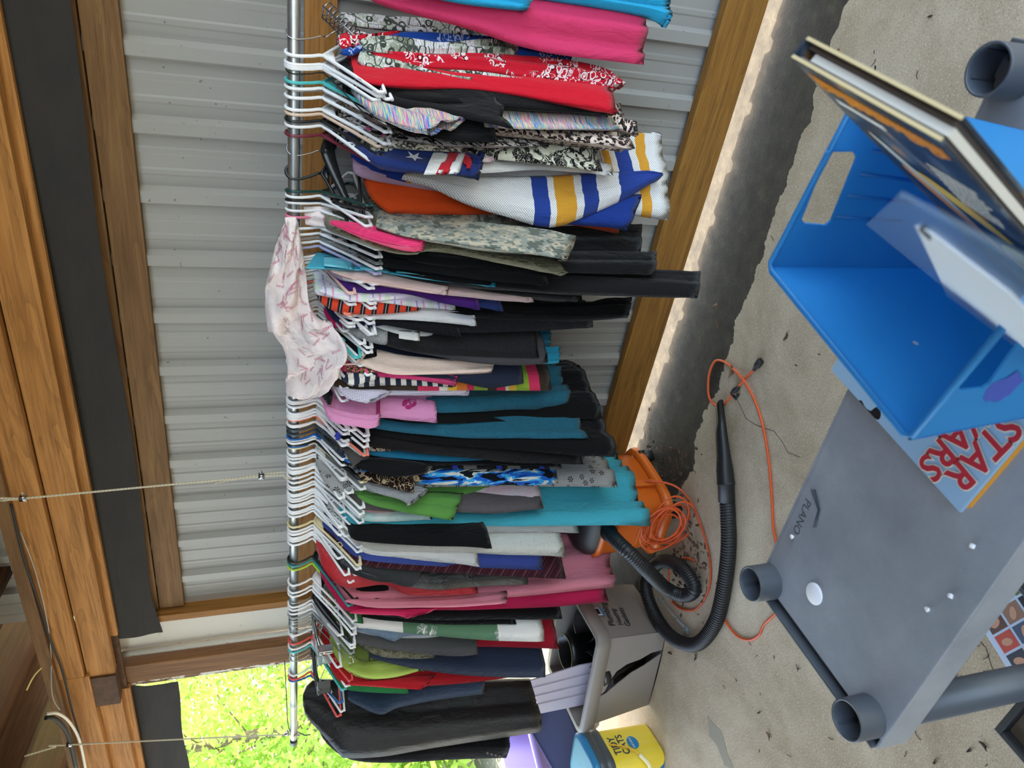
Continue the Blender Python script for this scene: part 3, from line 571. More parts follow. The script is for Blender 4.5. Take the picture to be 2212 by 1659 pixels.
G('trousers', 'black flared trousers hanging lowest of all', 'trousers', Pc('#161516'), 531, [(775, 555), (850, 588), (1000, 612), (1180, 625), (1300, 630), (1508, 640)], far=[(775, 540), (900, 558), (1100, 580), (1200, 587), (1350, 590), (1508, 591)], L=.19, collar=False, t=.026, A=.005, h=('lavender', 'tube'))
G('trousers', 'short black trousers just beyond the flared ones', 'trousers', BK, 551, [(715, 575), (850, 598), (950, 612), (1100, 634), (1180, 645), (1250, 649)], far=[(725, 575), (850, 590), (1000, 610), (1120, 620), (1248, 624)], L=.18, collar=False)
# clear-pocket organiser
P0, d, nrm = plane_at(545, (700, 582), .15); tq = NT('turquoise_vinyl', .2, .5).col('#2f9cb4'); tq.b.inputs['Alpha'].default_value = 1
o = shell('hanging_organizer', P0, d, nrm, edge([(660, 581), (720, 583), (800, 588), (900, 602), (1000, 611), (1070, 619)], P0, d, nrm), edge([(688, 543), (760, 548), (850, 556), (930, 568), (1010, 582), (1072, 602)], P0, d, nrm), tq.m, None, .004, .002, 44, 24, 10); o.location = P0; tag(o, 'turquoise vinyl hanging organizer with clear pockets', 'organizer')
for i in range(4):
    x0, x1 = 700 + i * 78, 764 + i * 78; q = lambda x, f: (x, 581 + (x - 700) * .075 - f * (30 - (x - 700) * .06))
    shell('clear_pocket', P0, d, nrm, edge([q(x0, .1), q((x0 + x1) / 2, .1), q(x1, .1)], P0, d, nrm, .008), edge([q(x0, .9), q((x0 + x1) / 2, .9), q(x1, .9)], P0, d, nrm, .008), clearplastic() if False else plastic('pocket_film', '#5fb3c4', .12), o, .003, .001, 45 + i, 8, 6, off=.008)
tag(hanger(P0.x, d, 'silver', 'wire', .12, 'steel hook with a small teal tag above the turquoise organizer'), None)
# ---- middle of the rod: children's clothes on close-packed hangers
K = .165
PE = Pc('#e9c6bd')
G('pajama_shirt', 'peach fleece pajama top with long sleeve', 'shirt', PE, 556, [(712, 583), (735, 596), (790, 608), (860, 622), (980, 636), (1060, 644), (1154, 651)], L=K, sl=[([(716, 586), (780, 605), (870, 622), (965, 638)], [(735, 584), (800, 588), (880, 598), (974, 606)], None, .02)])
G('t_shirt', 'pale lavender shirt under the peach pajamas', 'shirt', Pc('#b9abc9'), 563, [(712, 588), (740, 604), (782, 613), (850, 616), (900, 616)], L=K)
G('t_shirt', 'deep purple short sleeved shirt', 'shirt', Pc('#4b2375'), 571, [(716, 600), (742, 622), (785, 632), (870, 633), (960, 650), (1039, 666)], L=K, k=3, h=('peach', 'tube'))
G('t_shirt', 'navy blue shirt ending just below the purple one', 'shirt', Pc('#2c3b70'), 581, [(710, 595), (750, 612), (800, 622), (900, 630), (1000, 655), (1089, 671)], L=K, k=3)
G('t_shirt', 'white shirt with striped ringer cuff', 'shirt', WH, 588, [(706, 606), (735, 626), (790, 640), (850, 645), (920, 650)], L=K, k=3)
G('pajama_shirt', 'pastel plaid pajama shirt in pink and lavender', 'shirt', cloth('plaid'), 596, [(680, 634), (705, 643), (745, 652), (830, 660), (910, 669), (984, 673)], L=K, k=3, t=.02, sl=[([(690, 630), (740, 645), (800, 650), (900, 640), (950, 642)], [(700, 612), (750, 626), (820, 634), (900, 622), (948, 624)], None, .025)])
G('t_shirt', 'orange and black striped polo shirt', 'shirt', cloth('repeat', ((0, '#d8452a'), (.48, '#1f2126'), (.68, '#d5cfc8'), (.72, '#1f2126'), (.92, '#d8452a')), .034, .25), 606, [(684, 640), (700, 660), (735, 677), (800, 682), (870, 680), (908, 676)], L=K, k=3, t=.022, h=('coral', 'tube'))
G('trousers', 'black scarf-like trousers with a crooked hem behind the sparkly sweater', 'trousers', BK, 612, [(760, 650), (850, 668), (1000, 685), (1200, 690), (1300, 688), (1358, 683)], far=[(765, 635), (900, 645), (1100, 655), (1270, 658), (1300, 650), (1363, 648)], L=.17, collar=False)
G('t_shirt', 'white shirt below the orange striped polo', 'shirt', WH, 614, [(740, 672), (790, 688), (880, 694), (960, 700), (1030, 707)], L=K, k=2)
SP = cloth('sparkle', '#171619')
G('t_shirt', 'black sparkly tank top with a rolled corner', 'shirt', SP, 622, [(768, 680), (786, 694), (850, 706), (930, 718), (998, 726)], L=K, k=2)
G('sweater', 'long black sparkly sweater', 'sweater', cloth('sparkle', '#1c1a1d'), 630, [(775, 685), (830, 704), (950, 722), (1100, 722), (1200, 717), (1281, 709)], L=.19, k=3, t=.028, A=.009)
G('t_shirt', 'small navy shirt on a white hanger above the white tee', 'shirt', Pc('#222a52'), 636, [(712, 678), (728, 694), (770, 710), (810, 706), (840, 702)], L=.15, k=2)
G('t_shirt', 'white tee with a square paper tag', 'shirt', WH, 642, [(775, 690), (800, 704), (860, 725), (920, 728), (938, 720)], L=K, k=2)
P0, d, nrm = GAR['white tee with a square paper tag'][1:]
shell('paper_tag', P0, d, nrm, edge([(862, 732), (885, 735), (907, 736)], P0, d, nrm, .02), edge([(862, 714), (885, 714), (907, 715)], P0, d, nrm, .02), Pc('#efeee6'), GAR['white tee with a square paper tag'][0], .001, 0, 3, 6, 6, off=.02)
G('camisole', 'hot pink top folded over a white hanger bar', 'shirt', Pc('#e3266e'), 652, [(710, 694), (716, 704), (735, 709), (760, 708), (790, 708)], L=.12, k=2, tip=(752, 716), h=('white', 'tube'))
G('vest', 'silver grey fluffy vest on white hangers', 'vest', cloth('furry', '#8f8f90', '#d5d5d4'), 660, [(740, 712), (765, 728), (800, 740), (832, 747), (838, 738)], L=K, k=3)
G('vest', 'black fluffy fleece vest', 'vest', cloth('furry', '#0e0e0f', '#312f30'), 668, [(790, 722), (832, 744), (900, 762), (1000, 770), (1100, 773), (1166, 772)], L=.17, k=2, t=.028)
G('trousers', 'dark grey cotton trousers with a stitched cuff', 'trousers', Pc('#4b484a'), 678, [(800, 735), (850, 752), (920, 768), (1000, 783), (1100, 791), (1184, 784)], L=.17, k=2, collar=False)
TEALT = cloth('grid', '#1c4c5f', '#2d6f86')
G('trousers', 'dark teal trouser leg showing below the fleece vest', 'trousers', TEALT, 684, [(1080, 742), (1120, 746), (1150, 748), (1188, 749)], far=[(1080, 722), (1120, 720), (1150, 719), (1188, 718)], L=.16, k=1, collar=False, h=None)
G('skirt', 'teal pleated skirt corner against the steel wall', 'skirt', Pc('#23809a'), 690, [(1080, 782), (1120, 784), (1160, 785), (1208, 782)], far=[(1080, 754), (1120, 753), (1160, 753), (1207, 752)], L=.16, k=1, collar=False, h=None)
G('camisole', 'black halter top above the teal hanger', 'shirt', BK, 692, [(745, 742), (762, 762), (785, 772), (815, 766)], L=.15, k=1)
cami = G('camisole', 'peach camisole hanging by thin straps', 'shirt', Pc('#ecd0bf'), 704, [(766, 786), (790, 793), (822, 804), (862, 811), (950, 809), (1063, 804)], L=K, k=3, collar=False, t=.016, tip=(810, 790), far=[(800, 752), (830, 758), (870, 768), (950, 776), (1067, 784)])
P0, d, nrm = GAR['peach camisole hanging by thin straps'][1:]
for a_ in ([(728, 789), (745, 788), (770, 787)], [(772, 786), (788, 768), (800, 745), (798, 738)]):
    q = [P0 * 0 + V((d.x * s, d.y * s, z)) + nrm * .02 for s, z in edge(a_, P0, d, nrm, .02)]; MB().tube(spline(q, 4), .0028, 6).build('strap', Pc('#d9b6ac'), cami, True)
G('sweater', 'navy hooded sweatshirt with ribbed cuff', 'sweater', Pc('#262b3d'), 716, [(790, 788), (850, 806), (930, 816), (1000, 826), (1060, 836), (1133, 826)], L=.18, k=3, t=.02)
G('camisole', 'magenta tank top with a neon pattern', 'shirt', cloth('floral', '#c03468', '#c03468', 30., '#a52a58'), 727, [(722, 790), (740, 803), (800, 813), (880, 820), (985, 831)], L=K, k=2, far=[(724, 786), (760, 788), (820, 790), (900, 800), (990, 822)])
P0, d, nrm = GAR['magenta tank top with a neon pattern'][1:]
shell('patterned_yoke', P0, d, nrm, edge([(744, 800), (770, 806), (812, 810)], P0, d, nrm, .02), edge([(744, 790), (775, 791), (814, 798)], P0, d, nrm, .02), cloth('floral', '#17121a', '#e3418f', 55., '#d8d83a'), GAR['magenta tank top with a neon pattern'][0], .003, .002, 5, 8, 6, off=.02)
NS = cloth('repeat', ((0, '#262c40'), (.5, '#e5e0d6')), .034)
G('t_shirt', 'navy and cream striped top', 'shirt', NS, 737, [(722, 806), (745, 824), (770, 835), (850, 830), (980, 836)], L=K, k=2, sl=[([(742, 824), (765, 833), (790, 826), (815, 818)], [(748, 812), (770, 806), (790, 808), (815, 808)], None, .018)])
MS = cloth('vstripe', ((0, '#3b2d23'), (.378, '#d2345a'), (.448, '#e6dccb'), (.475, '#e0b13f'), (.505, '#d8752c'), (.54, '#d2345a'), (.565, '#8aa536'), (.612, '#3b2d23'), (.642, '#d2345a'), (.672, '#e6dccb'), (.685, '#e0b13f'), (.713, '#8aa536'), (.76, '#d2345a'), (.80, '#3b2d23')), 1.0)
G('sweater', 'brown cardigan with pink, lime and yellow stripes', 'sweater', MS, 752, [(716, 828), (742, 842), (800, 843), (870, 845), (1000, 846), (1170, 846), (1191, 845)], L=K, k=2, t=.022)
DT = cloth('dots', '#cbc4d3', '#8f8aa3', 150., .15, .2)
G('t_shirt', 'lavender dotted tee with a drooping short sleeve', 'shirt', DT, 764, [(726, 838), (745, 852), (800, 854), (900, 856), (1013, 858)], L=K, k=2, sl=[([(728, 838), (750, 860), (780, 869), (798, 871)], [(740, 840), (780, 842), (830, 844), (846, 848)], None, .02)])
G('t_shirt', 'black printed tee behind the pink butterfly top', 'shirt', cloth('dots', '#151517', '#c9c2b4', 90., 1., .1), 780, [(688, 838), (695, 850), (704, 864), (716, 870)], L=K, k=2, far=[(688, 832), (700, 836), (712, 842), (720, 852)])
bf = G('t_shirt', 'pink toddler top with an embroidered butterfly', 'shirt', Pc('#e293bd'), 835, [(698, 874), (706, 892), (740, 905), (830, 902), (880, 908), (946, 914)], L=.16, k=2, t=.02, A=.008, sl=[([(702, 885), (716, 909), (780, 922), (798, 925), (820, 917)], [(712, 880), (760, 896), (800, 900), (822, 899)], None, .03)])
TT = cloth('knit', '#123d4c', '#2a6a80', '#1d2b38')
G('trousers', 'teal ribbed trousers with patch pocket, first leg', 'trousers', TT, 846, [(800, 880), (960, 893), (1100, 884), (1200, 878), (1232, 871)], L=.19, k=1, collar=False, t=.026, A=.012)
G('trousers', 'teal ribbed trousers with a checked cuff', 'trousers', TT, 872, [(760, 915), (810, 926), (900, 938), (1000, 946), (1120, 949), (1269, 953)], L=.19, k=2, collar=False, t=.026, A=.012)
G('trousers', 'black trousers ending lower than the teal ones', 'trousers', BK, 860, [(780, 895), (900, 915), (1100, 908), (1301, 900)], L=.19, k=1, collar=False, t=.018)
for i, (y, c) in enumerate(((857, 'peach'), (866, 'white'), (873, 'white'), (886, 'white'), (892, 'white'), (899, 'white'), (907, 'coral'), (914, 'white'))):
    pass
G('dress', 'black ruffled dress hem above the turquoise shirt', 'dress', Pc('#0e0e0f'), 886, [(748, 920), (800, 940), (950, 962), (1100, 975), (1250, 986), (1334, 988)], L=.19, k=2, t=.024, frill=.01, h=('white', 'tube'))
G('t_shirt', 'black football shirt with a blue ribbed band', 'shirt', Pc('#101012'), 893, [(712, 912), (722, 935), (735, 952), (760, 955)], L=.17, k=2, far=[(716, 905), (735, 915), (750, 920), (765, 925)])
P0, d, nrm = GAR['black football shirt with a blue ribbed band'][1:]
shell('blue_band', P0, d, nrm, edge([(722, 943), (727, 948), (732, 952)], P0, d, nrm, .022), edge([(737, 921), (741, 924), (745, 928)], P0, d, nrm, .022), Pc('#3a49b4'), GAR['black football shirt with a blue ribbed band'][0], .004, 0, 3, 6, 6, off=.022)
G('sweater', 'very dark brown hooded sweatshirt', 'sweater', Pc('#1a1718'), 900, [(746, 938), (768, 958), (850, 970), (980, 984), (1120, 996), (1262, 999)], L=.2, k=3, t=.034, A=.01, h=('coral', 'tube'))
G('t_shirt', 'cream tee with a red and black cartoonish print', 'shirt', cloth('floral', '#d9cdb6', '#201c1c', 45., '#b8352c'), 914, [(768, 958), (780, 970), (810, 976), (850, 974)], L=K, k=2)
G('t_shirt', 'medium teal blue tee under the dark sweatshirt', 'shirt', Pc('#27789b'), 922, [(772, 966), (795, 983), (860, 992), (980, 998), (1150, 985), (1302, 968)], L=.19, k=2, h=('slate', 'tube'))
pol = G('shirt', 'black rugby shirt with a grey collar', 'shirt', Pc('#111113'), 932, [(740, 960), (760, 1005), (800, 1018), (900, 1010), (1000, 1008), (1212, 1013)], L=.2, k=2, h=('slate', 'tube'), sl=[([(768, 1008), (800, 1022), (840, 1032), (900, 1026), (925, 1018)], [(775, 992), (810, 988), (850, 990), (900, 996), (925, 1004)], None, .02)])
P0, d, nrm = GAR['black rugby shirt with a grey collar'][1:]
shell('collar', P0, d, nrm, edge([(736, 958), (748, 985), (763, 1010)], P0, d, nrm, .024), edge([(758, 956), (780, 970), (800, 992)], P0, d, nrm, .024), Pc('#55514f'), pol, .008, .003, 3, 10, 8, off=.024)
G('trousers', 'black, grey and blue banded sports trousers', 'trousers', cloth('repeat', ((0, '#17171a'), (.3, '#2b3da0'), (.42, '#17171a'), (.55, '#6b6763'), (.85, '#17171a')), .16), 942, [(800, 1000), (900, 1012), (1050, 1014), (1214, 1013)], L=.18, k=1, collar=False, h=('blue', 'tube'))
G('blouse', 'brown blouse with cream paisley embroidery', 'shirt', cloth('ornament'), 952, [(770, 1018), (785, 1038), (830, 1050), (892, 1063), (894, 1048), (922, 1030)], L=.19, k=3, h=('black', 'suit'), t=.02)
G('leggings', 'blue, black and white brush stroke print leggings', 'trousers', cloth('brush'), 960, [(800, 1030), (920, 1048), (1020, 1051), (1150, 1050), (1206, 1044)], L=.19, k=1, collar=False, t=.026, h=('cream', 'tube'))
G('t_shirt', 'heather grey tee with a short sleeve', 'shirt', cloth('heather', '#7c7c7e', '#a2a2a4'), 975, [(772, 1040), (800, 1062), (850, 1068), (920, 1064)], L=.19, k=1, sl=[([(790, 1050), (812, 1064), (860, 1078), (886, 1092)], [(800, 1040), (850, 1042), (900, 1050), (926, 1058)], None, .022)])
FL = cloth('flakes', '#8d8c8b', '#aeacaa', '#19191b')
G('pajama_shirt', 'grey pajamas printed with black snowflakes', 'shirt', FL, 990, [(712, 1062), (760, 1064), (850, 1060), (1000, 1055), (1200, 1055), (1332, 1058)], L=.19, k=2, t=.028, A=.012)
hood = G('pajama_shirt', 'snowflake hood of the grey pajamas with pointed collar', 'shirt', FL, 1060, [(707, 1094), (712, 1101), (740, 1102), (770, 1102), (800, 1096)], L=.14, k=1, far=[(722, 1050), (740, 1058), (765, 1070), (785, 1082), (800, 1090)], collar=False, t=.012)
G('t_shirt', 'green tee with a wide short sleeve', 'shirt', Pc('#5f9446'), 1010, [(766, 1066), (790, 1086), (850, 1098), (930, 1096), (1060, 1062)], L=.2, k=2, sl=[([(772, 1072), (795, 1088), (850, 1103), (920, 1116), (978, 1125)], [(790, 1070), (850, 1066), (930, 1064), (1002, 1066)], None, .024)])
G('sweater', 'taupe hooded sweatshirt with long ribbed sleeves', 'sweater', cloth('heather', '#4e4747', '#675f5e'), 1024, [(742, 1068), (770, 1098), (800, 1106), (980, 1112), (1070, 1116), (1172, 1107)], L=.2, k=2, t=.03, A=.012)
G('t_shirt', 'pale pink shirt sleeve above the tie dyed tee', 'shirt', Pc('#d9a5ab'), 1034, [(770, 1092), (785, 1103), (820, 1107), (852, 1106)], L=.19, k=2)
G('pajama_shirt', 'white shirt with pink trim hanging behind the taupe sweatshirt', 'shirt', cloth('tiedye', '#d9d2d2', '#e3b9c4'), 1014, [(760, 1062), (850, 1085), (1000, 1092), (1100, 1096), (1176, 1097)], L=.19, k=2)
G('t_shirt', 'pale mint tie dyed tee', 'shirt', cloth('tiedye', '#d8e2dc', '#a9cfcb'), 1044, [(750, 1098), (768, 1119), (800, 1127), (870, 1126), (934, 1122)], L=.2, k=2)
TQ = Pc('#45a8b8')
G('dress', 'long turquoise tunic reaching down to the shop vacuum', 'dress', TQ, 1063, [(728, 1100), (748, 1124), (780, 1140), (900, 1143), (1100, 1142), (1250, 1140), (1404, 1138)], L=.21, k=2, t=.034, A=.016, far=[(726, 1058), (760, 1030), (850, 1010), (1000, 1000), (1200, 985), (1332, 980)], ht=0)
for y, c in ((1043, 'white'), (1050, 'white'), (1075, 'white'), (1083, 'white'), (1095, 'white'), (1102, 'white'), (1108, 'white')): pass
G('trousers', 'black trousers folded on the twin white hangers', 'trousers', Pc('#0f0f11'), 1088, [(752, 1150), (770, 1170), (850, 1178), (950, 1184), (1063, 1188)], L=.2, k=1, collar=False, t=.026, tip=(795, 1150))
G('t_shirt', 'grey and cream fine knit top', 'shirt', cloth('knit', '#8e938f', '#cfcdc3', '#b9a691'), 1097, [(722, 1120), (745, 1150), (800, 1190), (900, 1194), (1050, 1198), (1222, 1204)], L=.2, k=3, t=.026, h=('white', 'tube'))
G('t_shirt', 'plain white tee beside the fine knit top', 'shirt', WH, 1108, [(716, 1128), (745, 1160), (790, 1196), (870, 1206), (950, 1214), (1037, 1223)], L=.2, k=2)
G('skirt', 'small white hem below the turquoise tunic', 'skirt', Pc('#cfccc8'), 1078, [(760, 1130), (900, 1146), (1100, 1148), (1253, 1148)], L=.18, k=1, collar=False, h=None)
# ---- far end of the rod
A2 = .21
G('shirt', 'royal blue button shirt', 'shirt', Pc('#3d4e97'), 1130, [(697, 1136), (722, 1158), (770, 1204), (850, 1216), (1000, 1224), (1174, 1230)], L=A2, k=2, h=('cream', 'tube'), t=.026)
G('shirt', 'maroon shirt with fine plaid lines', 'shirt', cloth('repeat', ((0, '#38141f'), (.3, '#4b1d2a'), (.5, '#8f6a60'), (.53, '#38141f'), (.8, '#5d3540'), (.84, '#38141f')), .05, .9), 1139, [(715, 1172), (745, 1196), (790, 1222), (880, 1234), (1050, 1246), (1222, 1254)], L=A2, k=2, t=.028)
PUF = Pc('#b81e28', .5)
G('vest', 'black and grey t-shirt sleeve behind the red puffer', 'shirt', Pc('#3b3b3b'), 1146, [(730, 1196), (770, 1226), (820, 1246), (885, 1266), (912, 1240)], L=.19, k=2)
G('jacket', 'black leather jacket on a white hanger', 'jacket', Pc('#17171a', .3), 1153, [(715, 1190), (735, 1225), (790, 1250), (830, 1258), (870, 1256)], L=.2, k=2, t=.024)
G('jacket', 'shiny black quilted jacket with grey lining', 'jacket', Pc('#1a1a1c', .28), 1160, [(760, 1220), (840, 1258), (935, 1271), (1000, 1266), (1060, 1262), (1143, 1258)], L=.19, k=2, t=.026, A=.01)
G('vest', 'bright red quilted puffer vest', 'vest', PUF, 1168, [(690, 1200), (698, 1226), (745, 1269), (830, 1262), (880, 1284), (950, 1286), (1034, 1283)], L=.2, k=2, t=.034, A=.014, tip=(770, 1258), lim=(-35, 72))
G('t_shirt', 'black tee behind the red puffer vest', 'shirt', BK, 1207, [(765, 1270), (790, 1283), (815, 1296), (840, 1280)], L=.2, k=2, h=('black', 'tube'))
G('dress', 'long dusty pink sweatshirt dress', 'dress', Pc('#cf7d8b'), 1214, [(724, 1258), (742, 1290), (775, 1308), (900, 1302), (1100, 1292), (1326, 1269)], far=[(724, 1225), (800, 1200), (900, 1180), (1000, 1165), (1150, 1150), (1294, 1148)], L=.21, k=2, t=.034, A=.012, h=('sea', 'tube'), sl=[([(745, 1300), (800, 1313), (900, 1314), (1000, 1312), (1095, 1304)], [(760, 1296), (820, 1296), (900, 1293), (1000, 1286), (1094, 1274)], None, .022)])
G('t_shirt', 'crimson tee hanging between pink dress and black shirts', 'shirt', Pc('#b81f4c'), 1222, [(702, 1262), (726, 1298), (750, 1324), (800, 1328), (880, 1322), (1050, 1318), (1200, 1312), (1315, 1300)], L=.21, k=2, t=.024, h=('lime', 'tube'), sl=[([(755, 1325), (820, 1328), (858, 1330), (882, 1336)], [(770, 1318), (830, 1316), (880, 1318), (945, 1316)], None, .02)])
G('trousers', 'black trousers hanging below the crimson tee', 'trousers', BK, 1255, [(785, 1326), (900, 1340), (1050, 1340), (1215, 1338)], L=.2, k=1, collar=False, t=.024)
G('t_shirt', 'black tee just left of the crimson one', 'shirt', BK2, 1271, [(760, 1322), (800, 1338), (900, 1348), (1000, 1352), (1115, 1352)], L=.2, k=1)
G('camisole', 'kelly green top half hidden by white hangers', 'shirt', Pc('#2e7d4b'), 1262, [(716, 1290), (735, 1315), (760, 1345), (785, 1350)], L=.2, k=2, h=None)
snow = cloth('vstripe', ((0, '#e2ded6'), (.415, '#587a5c'), (.80, '#e2ded6')), 1.4)
sn = G('shirt', 'white and green shirt with snowflake print', 'shirt', snow, 1279, [(745, 1318), (765, 1352), (800, 1358), (880, 1367), (1000, 1379), (1130, 1385), (1178, 1384)], L=.21, k=2, t=.022)
G('shirt', 'faded blue denim shirt', 'shirt', cloth('denim', '#56687d', '#7b8b9c'), 1295, [(755, 1340), (775, 1362), (815, 1373), (853, 1386), (880, 1374), (990, 1372)], L=.21, k=2, h=('black', 'suit'))
G('t_shirt', 'light grey tee under the denim shirt', 'shirt', Pc('#a9abae'), 1302, [(755, 1355), (790, 1370), (850, 1378), (920, 1380), (960, 1374)], L=.21, k=1)
G('sweater', 'charcoal long sleeved top', 'sweater', cloth('heather', '#3c3b3b', '#4b4a49'), 1309, [(755, 1372), (775, 1390), (850, 1404), (930, 1413), (990, 1417), (1034, 1413)], L=.21, k=2, t=.024)
G('t_shirt', 'red top hem hanging behind the navy trousers', 'shirt', Pc('#a01a2c'), 1318, [(770, 1375), (900, 1395), (1050, 1398), (1209, 1402)], L=.2, k=1, collar=False, h=None)
G('jacket', 'dark camouflage jacket deep in the row', 'jacket', cloth('forest'), 1326, [(765, 1385), (790, 1404), (830, 1420), (900, 1424), (940, 1420)], L=.2, k=2, h=('grey', 'tube'))
G('t_shirt', 'olive green top behind the clear pants hanger', 'shirt', Pc('#5c6a2f'), 1334, [(735, 1380), (752, 1405), (775, 1430), (800, 1432)], L=.2, k=2, h=('silver', 'wire'))
G('trousers', 'dark navy cotton trousers', 'trousers', Pc('#232b3d'), 1347, [(790, 1420), (900, 1445), (1000, 1457), (1100, 1462), (1180, 1462)], L=.2, k=1, collar=False, t=.03, A=.01, h=('silver', 'wire'))
G('t_shirt', 'lime green tee with a striped cuff', 'shirt', Pc('#aec15a'), 1382, [(725, 1420), (742, 1444), (780, 1465), (850, 1462), (1040, 1400)], L=.21, k=2, h=('red', 'tube'), t=.026, sl=[([(745, 1446), (790, 1466), (850, 1464), (920, 1446)], [(780, 1430), (830, 1424), (880, 1418), (930, 1421)], None, .024)])
LM = GAR['lime green tee with a striped cuff']
G('t_shirt', 'bright red tee beside the lime green one', 'shirt', Pc('#b32027'), 1393, [(705, 1424), (718, 1452), (742, 1479), (800, 1484), (870, 1486), (1000, 1478), (1120, 1462)], L=.21, k=2, t=.024, sl=[([(745, 1480), (800, 1484), (870, 1489), (912, 1491)], [(770, 1474), (820, 1470), (880, 1462), (942, 1458)], None, .022)])
G('t_shirt', 'grass green tee edge below the red tee', 'shirt', Pc('#2f8a4d'), 1400, [(709, 1444), (730, 1478), (755, 1492), (820, 1497), (884, 1499)], L=.21, k=2, h=('teal', 'tube'))
for y, lab in ((1410, 'black moulded trouser hanger with clips, upper of two'), (1424, 'black moulded trouser hanger with clips, nearer the trees')):
    pass
G('jeans', 'blue jeans folded over the white hanger bar', 'trousers', cloth('denim', '#182230', '#2a3a50'), 1449, [(752, 1512), (768, 1522), (822, 1545), (860, 1530), (950, 1512), (1047, 1500)], L=.2, k=2, collar=False, t=.026, A=.012, tip=(752, 1546), drop=.1)
for y, c, tp, lab in ((1458, 'red', (748, 1553), 'red plastic hanger left empty beside the jeans'), (1466, 'blue', (715, 1525), 'blue plastic hanger left empty in front of the garment bag')):
    P0, d, nrm = plane_at(y, tp, .21); hanger(P0.x, d, c, 'tube', .2, lab, .09)
BAG = Pc('#131211', .5)
G('garment_bag', 'black garment bag at the far end of the rod', 'garment bag', BAG, 1521, [(655, 1524), (662, 1548), (700, 1590), (728, 1622), (745, 1637), (830, 1633), (950, 1612), (1172, 1579)], L=.26, k=3, t=.045, A=.014, far=[(655, 1500), (672, 1470), (720, 1466), (800, 1466), (900, 1466), (1000, 1464), (1080, 1463), (1140, 1462)], h=('white', 'wire'))
jk = G('suit_jacket', 'black suit jacket with sleeve buttons behind the garment bag', 'jacket', Pc('#131112'), 1552, [(700, 1600), (740, 1634), (790, 1647), (870, 1648), (980, 1641), (1095, 1637)], L=.25, k=3, t=.04, A=.01, far=[(700, 1560), (740, 1560), (850, 1570), (1000, 1580), (1100, 1585)], h=None)
P0, d, nrm = GAR['black suit jacket with sleeve buttons behind the garment bag'][1:]
for i in range(4):
    q = onplane(1054 + i * 9, 1626 + i * 2.2, P0 + nrm * .05, nrm) - P0; M = Matrix.Rotation(math.pi / 2, 3, 'Y')
    o = MB().lathe([(0, .004), (.007, .004), (.009, .002), (.009, 0)], 10).build('button', plastic('button_horn', '#3a3230', .3), jk, True); o.location = q; o.rotation_euler = nrm.to_track_quat('Z', 'Y').to_euler()
# printed and stitched details laid on the cloth
def bvh_of(o, P0): return BVHTree.FromPolygons([v.co + P0 for v in o.data.vertices], [tuple(p.vertices) for p in o.data.polygons])
st = []
for i in range(10): a = math.pi / 2 + i * math.pi / 5; r = .5 if i % 2 == 0 else .2; st.append(V((r * math.cos(a), r * math.sin(a), 0)))
TXT[('STAR', 0, 0)] = (st + [V((0, 0, 0))], [(i, (i + 1) % 10, 10) for i in range(10)])
def ellipse_part(cx, cy, rx, ry, rot=0, n=14):
    c, s = math.cos(rot), math.sin(rot); return [V((cx + rx * math.cos(a) * c - ry * math.sin(a) * s, cy + rx * math.cos(a) * s + ry * math.sin(a) * c, 0)) for a in [2 * math.pi * k / n for k in range(n)]]
bt = [ellipse_part(-.25, .18, .26, .15, .6), ellipse_part(.25, .18, .26, .15, -.6), ellipse_part(-.2, -.16, .2, .12, -.5), ellipse_part(.2, -.16, .2, .12, .5), ellipse_part(0, 0, .05, .3)]
vv = []; ff = []
for p in bt: ff.append(tuple(range(len(vv), len(vv) + len(p)))); vv += p
TXT[('BUTTERFLY', 0, 0)] = (vv, ff)
vv = []; ff = []
for k in range(6):
    a = k * math.pi / 3; dx, dy = V((math.cos(a), math.sin(a), 0)), V((-math.sin(a), math.cos(a), 0))
    for (l0, l1, w, off, sw) in ((0, .5, .03, 0, 0), (.2, .36, .022, 0, .16), (.2, .36, .022, 0, -.16), (.34, .46, .02, 0, .12), (.34, .46, .02, 0, -.12)):
        p = dx * l0; q = dx * l1 + dy * sw; nn = (q - p).normalized().cross(V((0, 0, 1))) * w * .5; b0 = len(vv); vv += [p + nn, q + nn, q - nn, p - nn]; ff.append((b0, b0 + 1, b0 + 2, b0 + 3))
TXT[('FLAKE', 0, 0)] = (vv, ff)
def decal(lab, name, body, m, px, size, rot=0, off=.0015):
    o, P0, d, nrm = GAR[lab]; q = onplane(px[0], px[1], P0, nrm); c, s = math.cos(rot), math.sin(rot); R_ = -d * c + V((0, 0, 1)) * s; U__ = d * s + V((0, 0, 1)) * c
    bv = [(v.co + P0, 0) for v in o.data.vertices]; tree = bvh_of(o, P0)
    t_ = text(name, body, m, None, q + nrm * .3, R_, U__, size, tree, -nrm, off); t_.data.transform(Matrix.Translation(-P0)); t_.parent = o; return t_
decal('navy t-shirt sleeve with white star and red stripes', 'white_star', 'STAR', WH, (893, 354), .05, .25)
decal('navy t-shirt sleeve with white star and red stripes', 'white_star', 'STAR', WH, (944, 338), .022, .1)
o, P0, d, nrm = GAR['navy t-shirt sleeve with white star and red stripes']
for (n_, f_), mm, nm in (((([(915, 378), (955, 379)]), [(938, 326), (972, 322)]), WH, 'white_stripe'), (([(940, 379), (968, 379)], [(970, 324), (1000, 318)]), RED, 'red_stripe'), (([(966, 379), (990, 379)], [(992, 320), (1010, 320)]), WH, 'white_stripe'), (([(1000, 352), (1016, 366)], [(1000, 318), (1022, 342)]), RED, 'red_stripe')):
    shell(nm, P0, d, nrm, edge(n_, P0, d, nrm, .024), edge(f_, P0, d, nrm, .024), mm, o, .003, .002, 4, 6, 6, off=.024)
PK = Pc('#b4326e')
decal('pink toddler top with an embroidered butterfly', 'butterfly', 'BUTTERFLY', PK, (884, 884), .055, -1.2)
